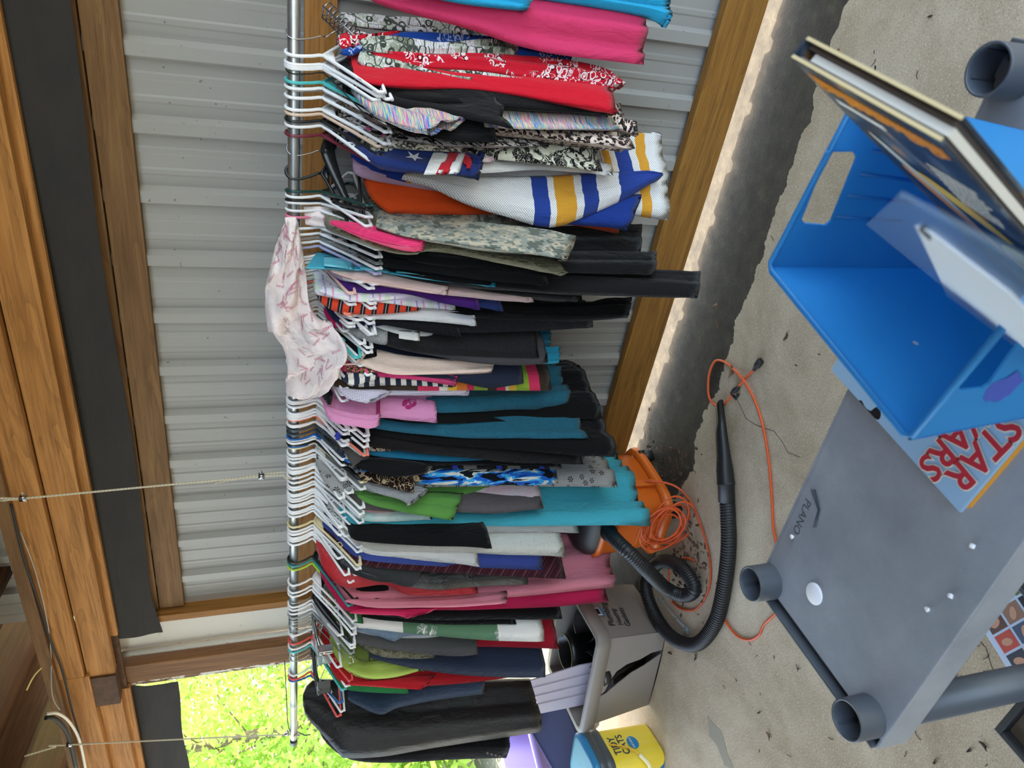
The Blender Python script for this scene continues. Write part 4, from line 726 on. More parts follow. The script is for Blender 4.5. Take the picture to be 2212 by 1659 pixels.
decal('pink toddler top with an embroidered butterfly', 'flower', 'FLAKE', PK, (918, 878), .022)
P0, d, nrm = GAR['pink toddler top with an embroidered butterfly'][1:]
for a_ in ([(818, 845), (818, 875), (818, 902)], [(700, 866), (704, 880), (701, 873)]):
    shell('ribbon_trim', P0, d, nrm, edge([(815, 903), (818, 903), (821, 903)], P0, d, nrm, .024), edge([(815, 850), (818, 850), (821, 850)], P0, d, nrm, .024), PK, bf, .002, .001, 4, 4, 10, off=.024); break
for p_, s_ in (((912, 1362), .05), ((935, 1371), .035), ((1080, 1370), .05), ((1100, 1378), .04), ((1095, 1362), .035)):
    decal('white and green shirt with snowflake print', 'printed_snowflake', 'FLAKE', WH, p_, s_, p_[0])
for i in range(2):
    P0, d, nrm = LM[1:]; a0 = 905 + i * 8
    shell('cuff_stripe', P0, d, nrm, edge([(a0, 1452), (a0 + 2, 1452), (a0 + 4, 1451)], P0, d, nrm, .04), edge([(a0 + 8, 1424), (a0 + 10, 1424), (a0 + 12, 1424)], P0, d, nrm, .04), Pc('#55603a'), LM[0], .002, .001, 3, 4, 8, off=.04)
# clip hangers at the far end
def cliphanger(yr, yaw, col, label, L=.17):
    P0, d, nrm = plane_at(yr, yaw=yaw); e = empty('trouser_hanger', P0, label, 'hanger', rz=math.atan2(d.y, d.x)); hk, _ = hanger_mesh('wire', .2, .07)
    h2 = hk.copy(); h2.materials.append(wirem); link(bpy.data.objects.new('hook', h2), e); m = hmat(col)
    mb = MB().tube([V((-L, 0, -.1)), V((-L * .5, 0, -.085)), V((0, 0, -.08)), V((L * .5, 0, -.085)), V((L, 0, -.1))], .007, 8, squash=1).box((0, 0, -.083), (.02, .014, .022)); mb.build('bar', m, e, True)
    for s in (-1, 1):
        c = MB().box((s * (L - .02), .008, -.118), (.032, .006, .055)).box((s * (L - .02), -.008, -.118), (.032, .006, .055)).tube([V((s * (L - .02) - .016, 0, -.108)), V((s * (L - .02) + .016, 0, -.108))], .006, 8); c.build('clip', m, e, bevel=.0015)
    return e
cliphanger(1355, 44, 'clear', 'clear plastic trouser hanger with clips sticking out towards the camera')
cliphanger(1410, 30, 'black', 'black trouser hanger with large clips, right of its twin')
cliphanger(1420, 36, 'black', 'black trouser hanger with large clips, nearer the trees')
cliphanger(1340, 10, 'silver', 'chrome trouser hanger with sparkling clips')
for y, tp, lab in ((1321, (740, 1372), 'empty white hanger just before the grey moulded ones'), (1365, (745, 1440), 'white plastic hanger beside the clear trouser hanger')):
    P0, d, nrm = plane_at(y, tp, .2); hanger(P0.x, d, 'white', 'tube', .2, lab, .07)
for y, tp, lab in ((1302, (757, 1385), 'grey moulded hanger with a broad shoulder'),):
    P0, d, nrm = plane_at(y, tp, .2); hanger(P0.x, d, 'grey', 'suit', .2, lab, .07)
# hooks of children's hangers whose clothes hang hidden in the row
HL = 'white plastic hanger hook in the close row, its garment hidden'
ORD = 'first second third fourth fifth sixth seventh eighth ninth tenth eleventh twelfth thirteenth fourteenth fifteenth sixteenth'.split()
for i, y in enumerate((600, 613, 625, 634, 644, 655, 866, 873, 892, 899, 914, 945, 951, 977, 985, 1005, 1050, 1075, 1083, 1102, 1145, 1158)):
    HL = '%s plain white hanger hook from the right under the pink pajama shirt' % ORD[i] if i < 6 else '%s plain white hanger hook to the left of the pink pajama shirt' % ORD[i - 6]
    P0, d, nrm = plane_at(y, yaw=random.uniform(-6, 8)); hanger(P0.x, d, 'white', 'tube', .15, HL, .06, 'white hangers in the close row')
for y, tp, c, lab in ((590, (668, 608), 'white', 'white hanger turned sideways below the plaid pajamas'), (690, (836, 772), 'teal', 'teal plastic hanger swung out over the peach camisole'), (668, (700, 692), 'white', 'white hanger lying across the pink pajama cloth'), (1012, (695, 1070), 'white', 'empty white hanger swung out in front of the rope'), (1068, (790, 1155), 'white', 'empty white hanger in front of the turquoise tunic'), (957, (775, 1005), 'black', 'black plastic hanger with a size marker in the close row'), (962, (735, 1000), 'blue', 'blue plastic hanger deep in the close row'), (1155, (770, 1255), 'white', 'white plastic hanger standing out in front of the red puffer vest')):
    P0, d, nrm = plane_at(y, tp, .18); hanger(P0.x, d, c, 'tube', .18, lab, .08)
# the pajamas thrown over the hangers
SWm = cloth('plain', '#efdfdc'); rows = [(470, 617, 641), (485, 615, 645), (510, 606, 648), (550, 592, 655), (600, 577, 662), (650, 573, 668), (690, 576, 692), (715, 586, 728), (745, 606, 748), (780, 620, 744), (810, 619, 730), (835, 617, 708), (848, 620, 680), (857, 627, 650)]
rows = [(p.x, p.y, p.z) for p in spline([V(r) for r in rows], 4)]
vs_ = []; fs = []; uv = []; nc = 36; cen = V((at(636, 660, 1, HR).x, HR, 1.55))
for i, (y, xa, xb) in enumerate(rows):
    pin = max(0, math.sin(math.pi * i / (len(rows) - 1))) ** .5
    for k in range(nc):
        a = 2 * math.pi * k / nc; q = .5 - .5 * math.cos(a); front = math.sin(a) >= 0
        yb = 2.085 - .12 * max(0, (xa + (xb - xa) * q - 650) / 100); P = at(xa + (xb - xa) * q, y, 1, yb)
        fo = .020 * math.sin(i * .55 + q * 9 + 2.5 * noise.noise(V((i * .12, q * 3, 0)))) + .022 * noise.noise(V((i * .28, q * 7, 2 if front else 8))) - .014 * abs(noise.noise(V((i * .5 + q * 5, q * 3, 5))))
        fo += .01 * abs(math.sin(q * 14 + i * .3))
        P = P - V((.25, .97, 0)) * (math.sin(a) * (.045 if front else .02) * pin + fo * pin * (1 if front else .4)) + V((0, 0, .004 * noise.noise(V((i * .3, k * .4, 3)))))
        vs_.append(P - cen); uv.append((P.x, P.z))
fs = [(i * nc + k, i * nc + (k + 1) % nc, (i + 1) * nc + (k + 1) % nc, (i + 1) * nc + k) for i in range(len(rows) - 1) for k in range(nc)]
pj = mesh('pajama_shirt', vs_, fs, SWm, None, True, uv); pj.location = cen; tag(pj, 'pale pink pajama shirt printed with words, thrown over rod and hangers', 'shirt')
back = shell('hanging_flap', *(lambda P: (P[0], P[1], P[2]))(plane_at(455, yaw=75)), *(lambda P: (edge([(660, 486), (700, 492), (742, 494)], P[0], P[1], P[2]), edge([(656, 446), (700, 446), (745, 452)], P[0], P[1], P[2])))(plane_at(455, yaw=75)), SWm, None, .01, .008, 9, 12, 10)
back.location = plane_at(455, yaw=75)[0] ; back.data.transform(Matrix.Translation(back.location - cen)); back.location = (0, 0, 0); back.parent = pj; back.location = (0, 0, 0)
tree = BVHTree.FromPolygons([v.co + cen for v in pj.data.vertices], [tuple(p.vertices) for p in pj.data.polygons])
ink = Pc('#c8718a'); words = ('sweet', 'dreams', 'sweet'); rr = random.Random(4)
for i in range(90):
    y = rr.uniform(500, 845); j = min(range(len(rows)), key=lambda j: abs(rows[j][0] - y)); xa, xb = rows[j][1:]; x = xa + (xb - xa) * rr.uniform(.12, .88); P = at(x, y, 1, 1.95); a = rr.choice((-.9, .3, 1.2, 2.2)) + rr.uniform(-.3, .3)
    hit = tree.ray_cast(P - V((-.3, .95, -.05)) * .5, V((-.3, .95, -.05)))
    if hit[0] is None: continue
    nn = hit[1] if hit[1].y < 0 else -hit[1]; rt = V((math.cos(a), 0, math.sin(a))); rt = (rt - nn * rt.dot(nn)).normalized()
    t_ = text('printed_words', rr.choice(words), ink, None, hit[0], rt, nn.cross(rt), .013, None, None, .0022, .25); t_.data.transform(Matrix.Translation(-cen)); t_.parent = pj
# ------------------------------------------------------------------ things on the floor
org = NT('orange_plastic', .4, .5); oo = org.obj(); org.col(org.mix(org.math('GREATER_THAN', org.noise(oo, 55, 4, .7), .72), '#d0651c', '#e9d6c3'))
bp = plastic('vacuum_black', '#1b1b1c', .5)
vx = V((-2.19, 2.17, 0)); VS = Matrix.Diagonal((.68, .84, .92)).to_3x3()
vac = empty('shop_vacuum', vx, 'orange and black shop vacuum standing behind the clothes by the wall', 'vacuum')
MB().lathe([(0, .07), (.19, .07), (.215, .085), (.225, .2), (.235, .36), (.243, .365), (.243, .39), (.2, .395)], 32, VS, 5).build('drum', org.m, vac, True)
MB().lathe([(.235, .39), (.23, .42), (.2, .46), (.14, .48), (0, .485)], 32, VS, 4).build('motor_head', bp, vac, True)
MB().lathe([(.25, .06), (.255, .075), (.25, .1), (.22, .1)], 32, VS, 5).build('dolly_rim', org.m, vac, True)
for a in (35, 125, 215, 305):
    c = V((.175 * math.cos(math.radians(a)), .215 * math.sin(math.radians(a)), .035)); w = MB().tube([V((-.018, 0, 0)), V((.018, 0, 0))], .033, 16).box((0, 0, .03), (.05, .05, .03)); w.tube([V((-.02, 0, 0)), V((.02, 0, 0))], .012, 10); o = w.build('caster', bp, vac, True); o.location = c; o.rotation_euler = (0, 0, math.radians(a * 1.7))
for z in (.12, .15, .18): MB().box((0, -.192, z), (.12, .014, .012)).build('drum_rib', org.m, vac, bevel=.003)
for a in (-70, -20): 
    o = MB().box((0, 0, 0), (.07, .03, .12)).build('latch_bracket', org.m, vac, bevel=.006); o.location = (.155 * math.cos(math.radians(a)), .19 * math.sin(math.radians(a)), .16); o.rotation_euler = (0, 0, math.radians(a))
mb = MB().tube([at(1316, 1152, 1, 2.0) - vx, at(1316, 1152, 1, 1.92) - vx], .036, 20); mb.build('inlet_port', bp, vac, True)
#text('drum_lettering', 'VAC', bp, vac, V((.03, -.2345, .27)), V((1, 0, 0)), V((0, 0, 1)), .06)
o1 = orgc = NT('orange_cord', .5, .4).col('#cf5426'); ocord = o1.m
def coil():
    mb = MB(); rr = random.Random(3); base = at(1418, 1118, 1, 1.955) - vx
    for k in range(8):
        cx, cz = rr.uniform(-.03, .03), rr.uniform(-.04, .04); rx, rz = rr.uniform(.07, .115), rr.uniform(.06, .11); ph = rr.uniform(0, 6)
        mb.tube(spline([base + V((cx + rx * math.cos(q), -.012 - .006 * k - .03 * abs(math.sin(q / 2)), cz - .03 + rz * math.sin(q))) for q in [ph + j * math.pi / 5 for j in range(10)]], 4, True), .0042, 6, True)
    o = mb.build('cord_coil', ocord, None, True); o.location = vx; return tag(o, 'coiled orange extension cord hung on the shop vacuum', 'cord')
coil()
def gp(pts, r): return [at(x, y, 2, z) for x, y, z in pts]
def ribbed(path, r, name, parent, ring=.0105):
    pts = spline(path, 10); L = [0]
    for a, b in zip(pts, pts[1:]): L.append(L[-1] + (b - a).length)
    n = int(L[-1] / ring) * 3; out = []; j = 0
    for i in range(n + 1):
        q = L[-1] * i / n
        while j < len(pts) - 2 and L[j + 1] < q: j += 1
        out.append(pts[j].lerp(pts[j + 1], (q - L[j]) / max(1e-9, L[j + 1] - L[j])))
    return MB().tube(out, [r * (.84 if i % 3 == 0 else 1.0) for i in range(n + 1)], 14).build(name, bp, parent, True)
hose = empty('vacuum_hose', at(1570, 1060, 2, .03), 'long black ribbed vacuum hose looping over the concrete', 'hose'); hl = hose.location.copy()
HRAD = .03
pth = [at(1316, 1152, 1, 1.93), at(1326, 1162, 1, 1.89), at(1340, 1177, 1, 1.84), at(1362, 1197, 1, 1.79), at(1402, 1237, 1, 1.75), at(1440, 1272, 2, .095), at(1478, 1287, 2, .04), at(1500, 1270, 2, .03), at(1470, 1225, 2, .029), at(1425, 1215, 2, .03), at(1395, 1262, 2, .04), at(1415, 1330, 2, .03), at(1455, 1380, 2, .028), at(1505, 1392, 2, .028), at(1545, 1345, 2, .028), at(1564, 1270, 2, .028), at(1574, 1180, 2, .028), at(1571, 1082, 2, .028)]
ribbed([p - hl for p in pth], HRAD, 'ribbed_tube', hose)
a, b = at(1570, 1085, 2, .03) - hl, at(1568, 1040, 2, .03) - hl; MB().tube([a, a.lerp(b, .8), a.lerp(b, .85), b], [.031, .031, .034, .034], 18).build('cuff', bp, hose, True)
nz = empty('crevice_nozzle', at(1560, 960, 2, .03), 'black crevice nozzle lying on the floor at the hose end', 'nozzle'); nl = nz.location.copy()
a, m1, b = at(1568, 1045, 2, .032) - nl, at(1563, 985, 2, .028) - nl, at(1552, 882, 2, .022) - nl; dn = (b - a).normalized(); sd_ = dn.cross(V((0, 0, 1))).normalized()
vs_ = []; fs = []; prof = [(a, .03, .03), (a.lerp(m1, .5), .029, .029), (m1, .027, .022), (m1.lerp(b, .5), .025, .018), (b, .024, .015)]
for i, (c, w, h) in enumerate(prof):
    for k in range(16):
        q = 2 * math.pi * k / 16; cx = abs(math.cos(q)) ** .7 * math.copysign(1, math.cos(q)); cz = abs(math.sin(q)) ** .7 * math.copysign(1, math.sin(q)); slant = dn * (cx * .03 if i == 4 else 0); vs_.append(c + sd_ * (w * cx) + V((0, 0, h * cz)) + slant)
fs = [(i * 16 + k, i * 16 + (k + 1) % 16, (i + 1) * 16 + (k + 1) % 16, (i + 1) * 16 + k) for i in range(4) for k in range(16)]
k0 = len(vs_); vs_ += [v * 1 - (v - b) * .12 - dn * .02 for v in vs_[64:80]]; fs += [(64 + k, 64 + (k + 1) % 16, k0 + (k + 1) % 16, k0 + k) for k in range(16)]
mesh('tube', vs_, fs, bp, nz, True)
cord = empty('extension_cord', at(1655, 950, 2, 0), 'orange extension cord looping across the floor from its black plug', 'cord'); cl = cord.location.copy()
pts = [(1630, 798), (1608, 820), (1588, 845), (1565, 872), (1545, 876), (1531, 855), (1531, 815), (1541, 785), (1556, 779), (1578, 792), (1606, 822), (1632, 870), (1650, 930), (1662, 1010), (1668, 1090), (1672, 1150), (1690, 1230), (1685, 1310), (1650, 1350), (1640, 1372), (1618, 1383), (1590, 1372), (1560, 1332), (1545, 1300)]
MB().tube([p - cl for p in spline([at(x, y, 2, .0048 + (.007 if 2 <= i <= 2 or i == 10 else 0)) for i, (x, y) in enumerate(pts)], 6)], .0045, 8).build('cable', ocord, cord, True)
pts = [(1385, 1040), (1430, 1042), (1465, 1055), (1492, 1085), (1512, 1130), (1526, 1175), (1534, 1215), (1534, 1260), (1522, 1295), (1500, 1318), (1470, 1315), (1452, 1300)]
MB().tube([p - cl for p in spline([at(x, y, 2, .16 if i == 0 else .09 if i == 1 else .03 if i == 2 else .0048) for i, (x, y) in enumerate(pts)], 6)], .0045, 8).build('cable', ocord, cord, True)
pts = [(1444, 1256), (1446, 1235), (1458, 1216), (1480, 1206), (1500, 1212)]
MB().tube([p - cl for p in spline([at(x, y, 2, .0048) for x, y in pts], 6)], .0045, 8).build('cable', ocord, cord, True)
a, b = at(1628, 800, 2, .009) - cl, at(1643, 780, 2, .012) - cl; MB().tube([a, a.lerp(b, .4), a.lerp(b, .5), b], [.006, .009, .013, .013], 10).build('plug', rubber, cord, True)
for s in (-1, 1):
    u = (b - a).normalized(); w = u.cross(V((0, 0, 1))) * .005 * s; MB().box((0, 0, 0), (.004, .0015, .014)).build('prong', wirem, cord).matrix_local = Matrix.Translation(b + u * .005 + w) @ u.to_track_quat('Z', 'Y').to_matrix().to_4x4()
a, b = at(1596, 836, 2, .012) - cl, at(1580, 850, 2, .012) - cl; MB().tube([a, a.lerp(b, .5), b], [.007, .012, .007], 8).tube([b, at(1590, 862, 2, .006) - cl, at(1595, 852, 2, .006) - cl], .006, 6).build('cord_tie', rubber, cord, True)
# grey storage tote with the split side
tm = NT('grey_tote_plastic', .5, .4); to = tm.obj(); tm.col(tm.mix(tm.noise(to, 3, 3), '#8c8279', '#7d746c'))
TA, TB = V((-2.64, 1.79, 0)), V((-3.08, 1.71, 0)); ex = (TB - TA).normalized(); ey = V((ex.y, -ex.x, 0)); ey = ey if ey.y > 0 else -ey
TL, TD, TH = .44, .33, .36
tote = empty('storage_tote', TA, 'grey open storage tote with a split side and marker writing', 'storage tote')
def tp(u, v, z): f = 1 + .17 * z / TH; return ex * (TL / 2 + (u - .5) * TL * f) + ey * (TD / 2 + (v - .5) * TD * f) + V((0, 0, z))
def sidemap(p, w0, w1, zf=None): pass
crack = [(.36, .205), (.44, .235), (.53, .25), (.6, .225), (.68, .185), (.77, .155), (.87, .10), (.965, .05), (.90, .045), (.8, .075), (.7, .10), (.58, .12), (.47, .155), (.40, .185)]
fn = ex.cross(tp(.5, 0, TH) - tp(.5, 0, 0)).normalized(); crack = []
for x, y in ((1429, 1402), (1405, 1409), (1382, 1422), (1352, 1433), (1330, 1448), (1314, 1470), (1305, 1490), (1284, 1508), (1307, 1496), (1330, 1476), (1360, 1452), (1390, 1435), (1415, 1418), (1427, 1410)):
    r = ray(x, y); k = (TA + tp(.5, 0, 0) - CAM).dot(fn) / r.dot(fn); q = CAM + r * k - TA; f_ = 1 + .17 * q.z / TH; crack.append((((q - ex * TL / 2).dot(ex)) / (TL * f_) + .5, q.z))
ca = sum(crack[i][0] * crack[(i + 1) % 14][1] - crack[(i + 1) % 14][0] * crack[i][1] for i in range(14)); crack = crack if ca < 0 else crack[::-1]
def tote_side(name, face, hole=None):
    outer = [(0.03 * 0 + i / 12, .0) for i in range(13)] + [(1 - i / 12, TH) for i in range(13)]
    vs2, fs2 = holed(outer, [hole] if hole else [], 1.0); out = []
    for p in vs2:
        u, z, k = p.x, p.y, p.z; th = .004 * (k - 1)
        if face == 'f': q = tp(u, 0, z); q = q - ey * th * -1 if False else q + ey * (.004 * (1 - k))
        elif face == 'b': q = tp(u, 1, z) - ey * (.004 * (1 - k))
        elif face == 'l': q = tp(1, u, z) - ex * (.004 * (1 - k))
        else: q = tp(0, u, z) + ex * (.004 * (1 - k))
        if face == 'f' and .02 < u < .98: q = q - ey * (.010 * math.sin(math.pi * u)) 
        out.append(q)
    return mesh(name, out, fs2, tm.m, tote)
tote_side('split_side', 'f', crack); tote_side('side', 'b'); tote_side('side', 'l'); tote_side('side', 'r')
o = MB(); o.add([tp(0, 0, 0), tp(1, 0, 0), tp(1, 1, 0), tp(0, 1, 0), tp(0, 0, .004), tp(1, 0, .004), tp(1, 1, .004), tp(0, 1, .004)], [(3, 2, 1, 0), (4, 5, 6, 7), (0, 1, 5, 4), (1, 2, 6, 5), (2, 3, 7, 6), (3, 0, 4, 7)]).build('bottom', tm.m, tote)
rim = MB(); prs = [(0, TH - .065, .0), (.022, TH - .06, 0), (.028, TH - .005, 0), (.024, TH + .004, 0), (.0, TH + .002, 0)]
crn = []
for (u, v, su, sv) in ((0, 0, -1, -1), (1, 0, 1, -1), (1, 1, 1, 1), (0, 1, -1, 1)): crn.append((u, v, su, sv))
base = []
for i, (u, v, su, sv) in enumerate(crn):
    for k in range(5): base.append((u, v, su, sv, k))
vs_ = []
for off_, z, _ in prs:
    for (u, v, su, sv, k) in base:
        seq = {(-1, -1): 180, (1, -1): 270, (1, 1): 0, (-1, 1): 90}[(su, sv)]; a = math.radians(seq + 22.5 * k); c = tp(u, v, TH) - ex * su * .025 - ey * sv * .025
        vs_.append(V((c.x, c.y, z)) + ex * (math.cos(a) * (.025 + off_)) + ey * (math.sin(a) * (.025 + off_)))
n = len(base); mesh('rim', vs_, [(i * n + k, i * n + (k + 1) % n, (i + 1) * n + (k + 1) % n, (i + 1) * n + k) for i in range(len(prs) - 1) for k in range(n)], tm.m, tote, True)
fnrm = -ey; ink2 = plastic('marker_ink', '#141414', .6)
rn = ey.cross(tp(0, .5, TH) - tp(0, .5, 0)).normalized(); rn = rn if rn.x > 0 else -rn
def onface(x, y, o, nn): r = ray(x, y); k = (TA + o - CAM).dot(nn) / r.dot(nn); return CAM + r * k - TA
rup = (tp(0, .5, TH) - tp(0, .5, 0)).normalized()
for w_, a_, b_2 in (('Plumbing', (1322, 1350), (1304, 1308)), ('Heating', (1342, 1352), (1324, 1318)), ('Gaskets', (1358, 1354), (1340, 1316))):
    qa, qb = onface(*a_, tp(0, 0, 0), rn), onface(*b_2, tp(0, 0, 0), rn); text('marker_writing', w_, ink2, tote, (qa + qb) / 2, qb - qa, rup, (qb - qa).length * .33, None, None, .004, .15, bold=.012)
q = onface(1279, 1325, tp(0, 0, 0), rn) + rn * .006
for c_, dx, dz, w, h in (('#a8323a', .0, 0, .06, .05), ('#e6e2de', -.03 * 0 + .0, -.028, .05, .03), ('#3a7fae', .0, -.047, .06, .012)):
    o = MB().box((0, 0, 0), (w, .0012, h)).build('price_sticker', plastic('sticker_' + c_[1:], c_, .4), tote); o.location = q + rup * dz + rn * abs(dz) * .03; o.matrix_basis = Matrix.Translation(o.location) @ Matrix((ey, -rn, rup)).transposed().to_4x4()
for k in range(9):
    o = MB().box((0, 0, 0), (.0018 if k % 2 else .003, .0012, .016)).build('barcode_bar', ink2, tote); o.matrix_basis = Matrix.Translation(q + ey * (.004 * k - .016) + rup * -.028 + rn * .0025) @ Matrix((ey, -rn, rup)).transposed().to_4x4()
pots = ((.3, .3, 0), (.62, .28, .3), (.3, .68, 1), (.66, .7, 2), (.46, .5, .5))
for i, (u, v, z_) in enumerate(pots):
    P = TA + tp(u, v, .02 + (.09 if i == 4 else .015)); pm = plastic('pot_black', '#151516', .35)
    o = MB().lathe([(0, .002), (.05, .0), (.075, .25), (.084, .25), (.084, .285), (.079, .285), (.07, .03), (0, .02)], 26).build('plant_pot', pm, None, True); o.location = P; o.rotation_euler = ((.25, -.2), (-.2, .3), (.1, .25), (-.15, -.1), (.0, .0))[i] + (0,)
    tag(o, ('black plastic plant pot at the right end inside the grey tote', 'black plastic plant pot leaning by the split of the grey tote', 'black plastic plant pot in the back right of the grey tote', 'black plastic plant pot in the back left of the grey tote', 'black plastic plant pot piled in the middle of the grey tote')[i], 'plant pot', 'plant pots in the grey tote')
lil = plastic('lilac_plastic', '#a9a0ab', .35)
LP = TA + tp(.5, .2, .2); lpn = -ey
def lidpt(x, y): r = ray(x, y); k = (LP - CAM).dot(lpn) / r.dot(lpn); return CAM + r * k
lq = [lidpt(*p) for p in ((1146, 1470), (1168, 1541), (1330, 1508), (1318, 1425), (1250, 1438))]; lc = lq[0].copy()
def slabpts(q, c, nn, t0, t1): n_ = len(q); return [p - c + nn * t for t in (t0, t1) for p in q], [tuple(range(n_))[::-1], tuple(range(n_, 2 * n_))] + [(i, (i + 1) % n_, n_ + (i + 1) % n_, n_ + i) for i in range(n_)]
ld = MB().add(*slabpts(lq, lc, lpn, -.003, .003))
for f0 in (.2, .45, .7):
    a, b = lq[0].lerp(lq[1], f0), lq[3].lerp(lq[2], f0); w2 = (lq[1] - lq[0]) * .05; ld.add(*slabpts([a, a + w2, b + w2, b], lc, lpn, .003, .008))
o = ld.build('tote_lid', lil); o.location = lc; tag(o, 'pale lilac plastic lid standing inside the grey tote', 'lid')
# yellow bucket
bx = V((-3.245, 1.565, 0)); bk = empty('litter_bucket', bx, 'yellow plastic cat litter bucket with a blue lid beside the tote', 'bucket', rz=math.radians(14))
ym = NT('yellow_label', .4, .5); yo = ym.obj(); yx = ym.xyz(yo)
blue_f = ym.math('GREATER_THAN', ym.math('ADD', ym.math('MULTIPLY', yx[2], -1), ym.math('MULTIPLY', ym.math('ABSOLUTE', ym.math('SUBTRACT', yx[0], -.05)), -.9)), -.105)
ym.col(ym.mix(blue_f, ym.mix(ym.math('POWER', ym.noise(ym.scale(yo, (20, 20, 2)), 1.5, 2), 2), '#f0cf1c', '#f6e27a'), '#2074ad'))
MB().lathe([(0, 0), (.10, 0), (.107, .01), (.112, .255)], 40, None, 6).build('body', ym.m, bk, True)
dg = plastic('bucket_grey', '#4d5254', .4); MB().lathe([(.113, .252), (.12, .255), (.121, .285), (.114, .29), (.122, .295), (.124, .325), (.117, .33)], 40, None, 6).build('collar', dg, bk, True)
MB().lathe([(.121, .328), (.124, .333), (.121, .355), (.1, .358), (0, .352)], 40, None, 6).build('lid', plastic('bucket_blue', '#2f7fae', .35), bk, True)
hp = [V((.118, .0, .24)), V((.135, -.06, .16)), V((.10, -.135, .10)), V((0, -.15, .085)), V((-.10, -.135, .10)), V((-.135, -.06, .16)), V((-.118, .0, .24))]
MB().tube(spline(hp, 5), .0035, 8).build('handle', plastic('handle_yellow', '#e8b32a', .4), bk, True)
MB().tube(spline([V((.127, -.09, .135)), V((.105, -.13, .105)), V((.06, -.147, .094))], 5), .009, 10).build('grip', plastic('grip_cream', '#efe0a8', .4), bk, True)
def bl(s, m, x, z, size, face='r', **k):
    if face == 'f': return text('label_lettering', s, m, bk, V((x, -.1125 + .006 * (z - .13) * -1, z)), V((1, 0, .0)), V((0, 0, 1)), size, off=.003, **k)
    return text('label_lettering', s, m, bk, V((.1125, x, z)), V((0, 1, 0)), V((0, 0, 1)), size, off=.003, **k)
navy = plastic('print_navy', '#1d2b4a', .5); wt = plastic('print_white', '#f2f0ea', .5)
for fc, xo in (('r', -.01),):
    bl('TIDY', navy, xo, .215, .046, fc, bold=.012); bl('CATS', navy, xo, .175, .046, fc, bold=.012)
for fc, x in (('r', -.01),):
    pts = ellipse_part(0, 0, .036, .026, 0, 20); N_ = V((.1145, x, .125)) if fc == 'r' else V((x, -.1145, .125)); rr_ = V((0, 1, 0)) if fc == 'r' else V((1, 0, 0))
    mesh('label_badge', [N_ + rr_ * p.x + V((0, 0, p.y)) for p in pts], [tuple(range(20))], plastic('bucket_blue', '#2f7fae', .35), bk); 
    text('label_lettering', 'INSTANT', wt, bk, N_ + V((0, 0, .006)), rr_, V((0, 0, 1)), .015, off=.002)
mesh('label_patch', [V((x, -.1147, z)) for x, z in ((-.095, .19), (-.02, .19), (-.02, .245), (-.095, .245))], [(0, 1, 2, 3)], wt, bk)
text('label_lettering', '10', navy, bk, V((-.058, -.1155, .228)), V((1, 0, 0)), V((0, 0, 1)), .032, bold=.01); text('label_lettering', 'DAY', navy, bk, V((-.058, -.1155, .2)), V((1, 0, 0)), V((0, 0, 1)), .022, bold=.01)
# purple storage box with its navy lid at the frame edge
px = V((-4.15, 2.1, 0)); pb = empty('storage_box', px, 'lilac storage box with a dark blue lid at the open bay', 'storage box', rz=math.radians(-12))
vio = plastic('violet_plastic', '#8d82c4', .35); nvy = plastic('navy_plastic', '#343a66', .35)
MB().lathe([(0, 0), (.27, 0), (.29, .3), (.31, .3), (.31, .33), (.285, .33), (.265, .02), (0, .015)], 40, None, 7).build('box', vio, pb, True)
for s in (-1, 1): MB().box((s * .12, -.293, .18), (.09, .014, .14)).build('moulded_recess', plastic('violet_dark', '#5f5790', .4), pb, bevel=.004)
LP = V((-3.45, 1.93, .3)); lpn = V((.72, -.55, .42)).normalized()
lq = [lidpt(*p) for p in ((1170, 1486), (1148, 1578), (1200, 1668), (1302, 1668), (1254, 1560), (1226, 1492))]; lc = lq[0].copy()
ld = MB().add(*slabpts(lq, lc, lpn, -.006, .006))
in_ = [sum(lq, V()) / 6 * .14 + p * .86 for p in lq]; ld.add(*slabpts(in_, lc, lpn, .006, .016)); in2 = [sum(lq, V()) / 6 * .45 + p * .55 for p in lq]; ld.add(*slabpts(in2, lc, lpn, .016, .022))
ld.tube([p - lc for p in lq], .009, 6, True)
ldn = ld.build('box_lid', nvy); ldn.location = lc; tag(ldn, 'dark blue plastic lid tilted between the tote and the bucket', 'lid')
# small things on the concrete
ch = empty('clear_handle', at(1450, 1310, 2, 0), 'clear plastic bar with round ends lying inside the hose loop', 'plastic bar'); c0 = ch.location.copy()
cp = clearplastic(); a, b = at(1428, 1297, 2, .008) - c0, at(1484, 1362, 2, .008) - c0; MB().tube([a, b], .007, 8).build('bar', cp, ch, True)
for q in (a, b): o = MB().lathe([(0, -.007), (.014, -.007), (.016, 0), (.014, .008), (0, .009)], 14).build('end_knob', cp, ch, True); o.location = q
leafm = [plastic('dry_leaf_%d' % i, c, .8) for i, c in enumerate(('#3f2d20', '#4a3523', '#6b4d33', '#2b2018'))]
LM_ = []
for i in range(4):
    n = 10; rr = random.Random(i); vs_ = []
    for k in range(n): a = 2 * math.pi * k / n; r = (.5 + .12 * rr.uniform(-1, 1)); vs_.append(V((r * math.cos(a), r * .42 * math.sin(a), .12 * math.cos(a * 2) + .05 * rr.random())))
    me = bpy.data.meshes.new('leaf'); allv = [tuple(v) for v in vs_] + [(0, 0, .0)] + [(v.x, v.y, v.z + .03) for v in vs_] + [(0, 0, .03)]
    me.from_pydata(allv, [], [(k, (k + 1) % n, n) for k in range(n)] + [(n + 1 + (k + 1) % n, n + 1 + k, 2 * n + 1) for k in range(n)] + [(k, n + 1 + k, n + 1 + (k + 1) % n, (k + 1) % n) for k in range(n)]); me.materials.append(leafm[i]); LM_.append(me)
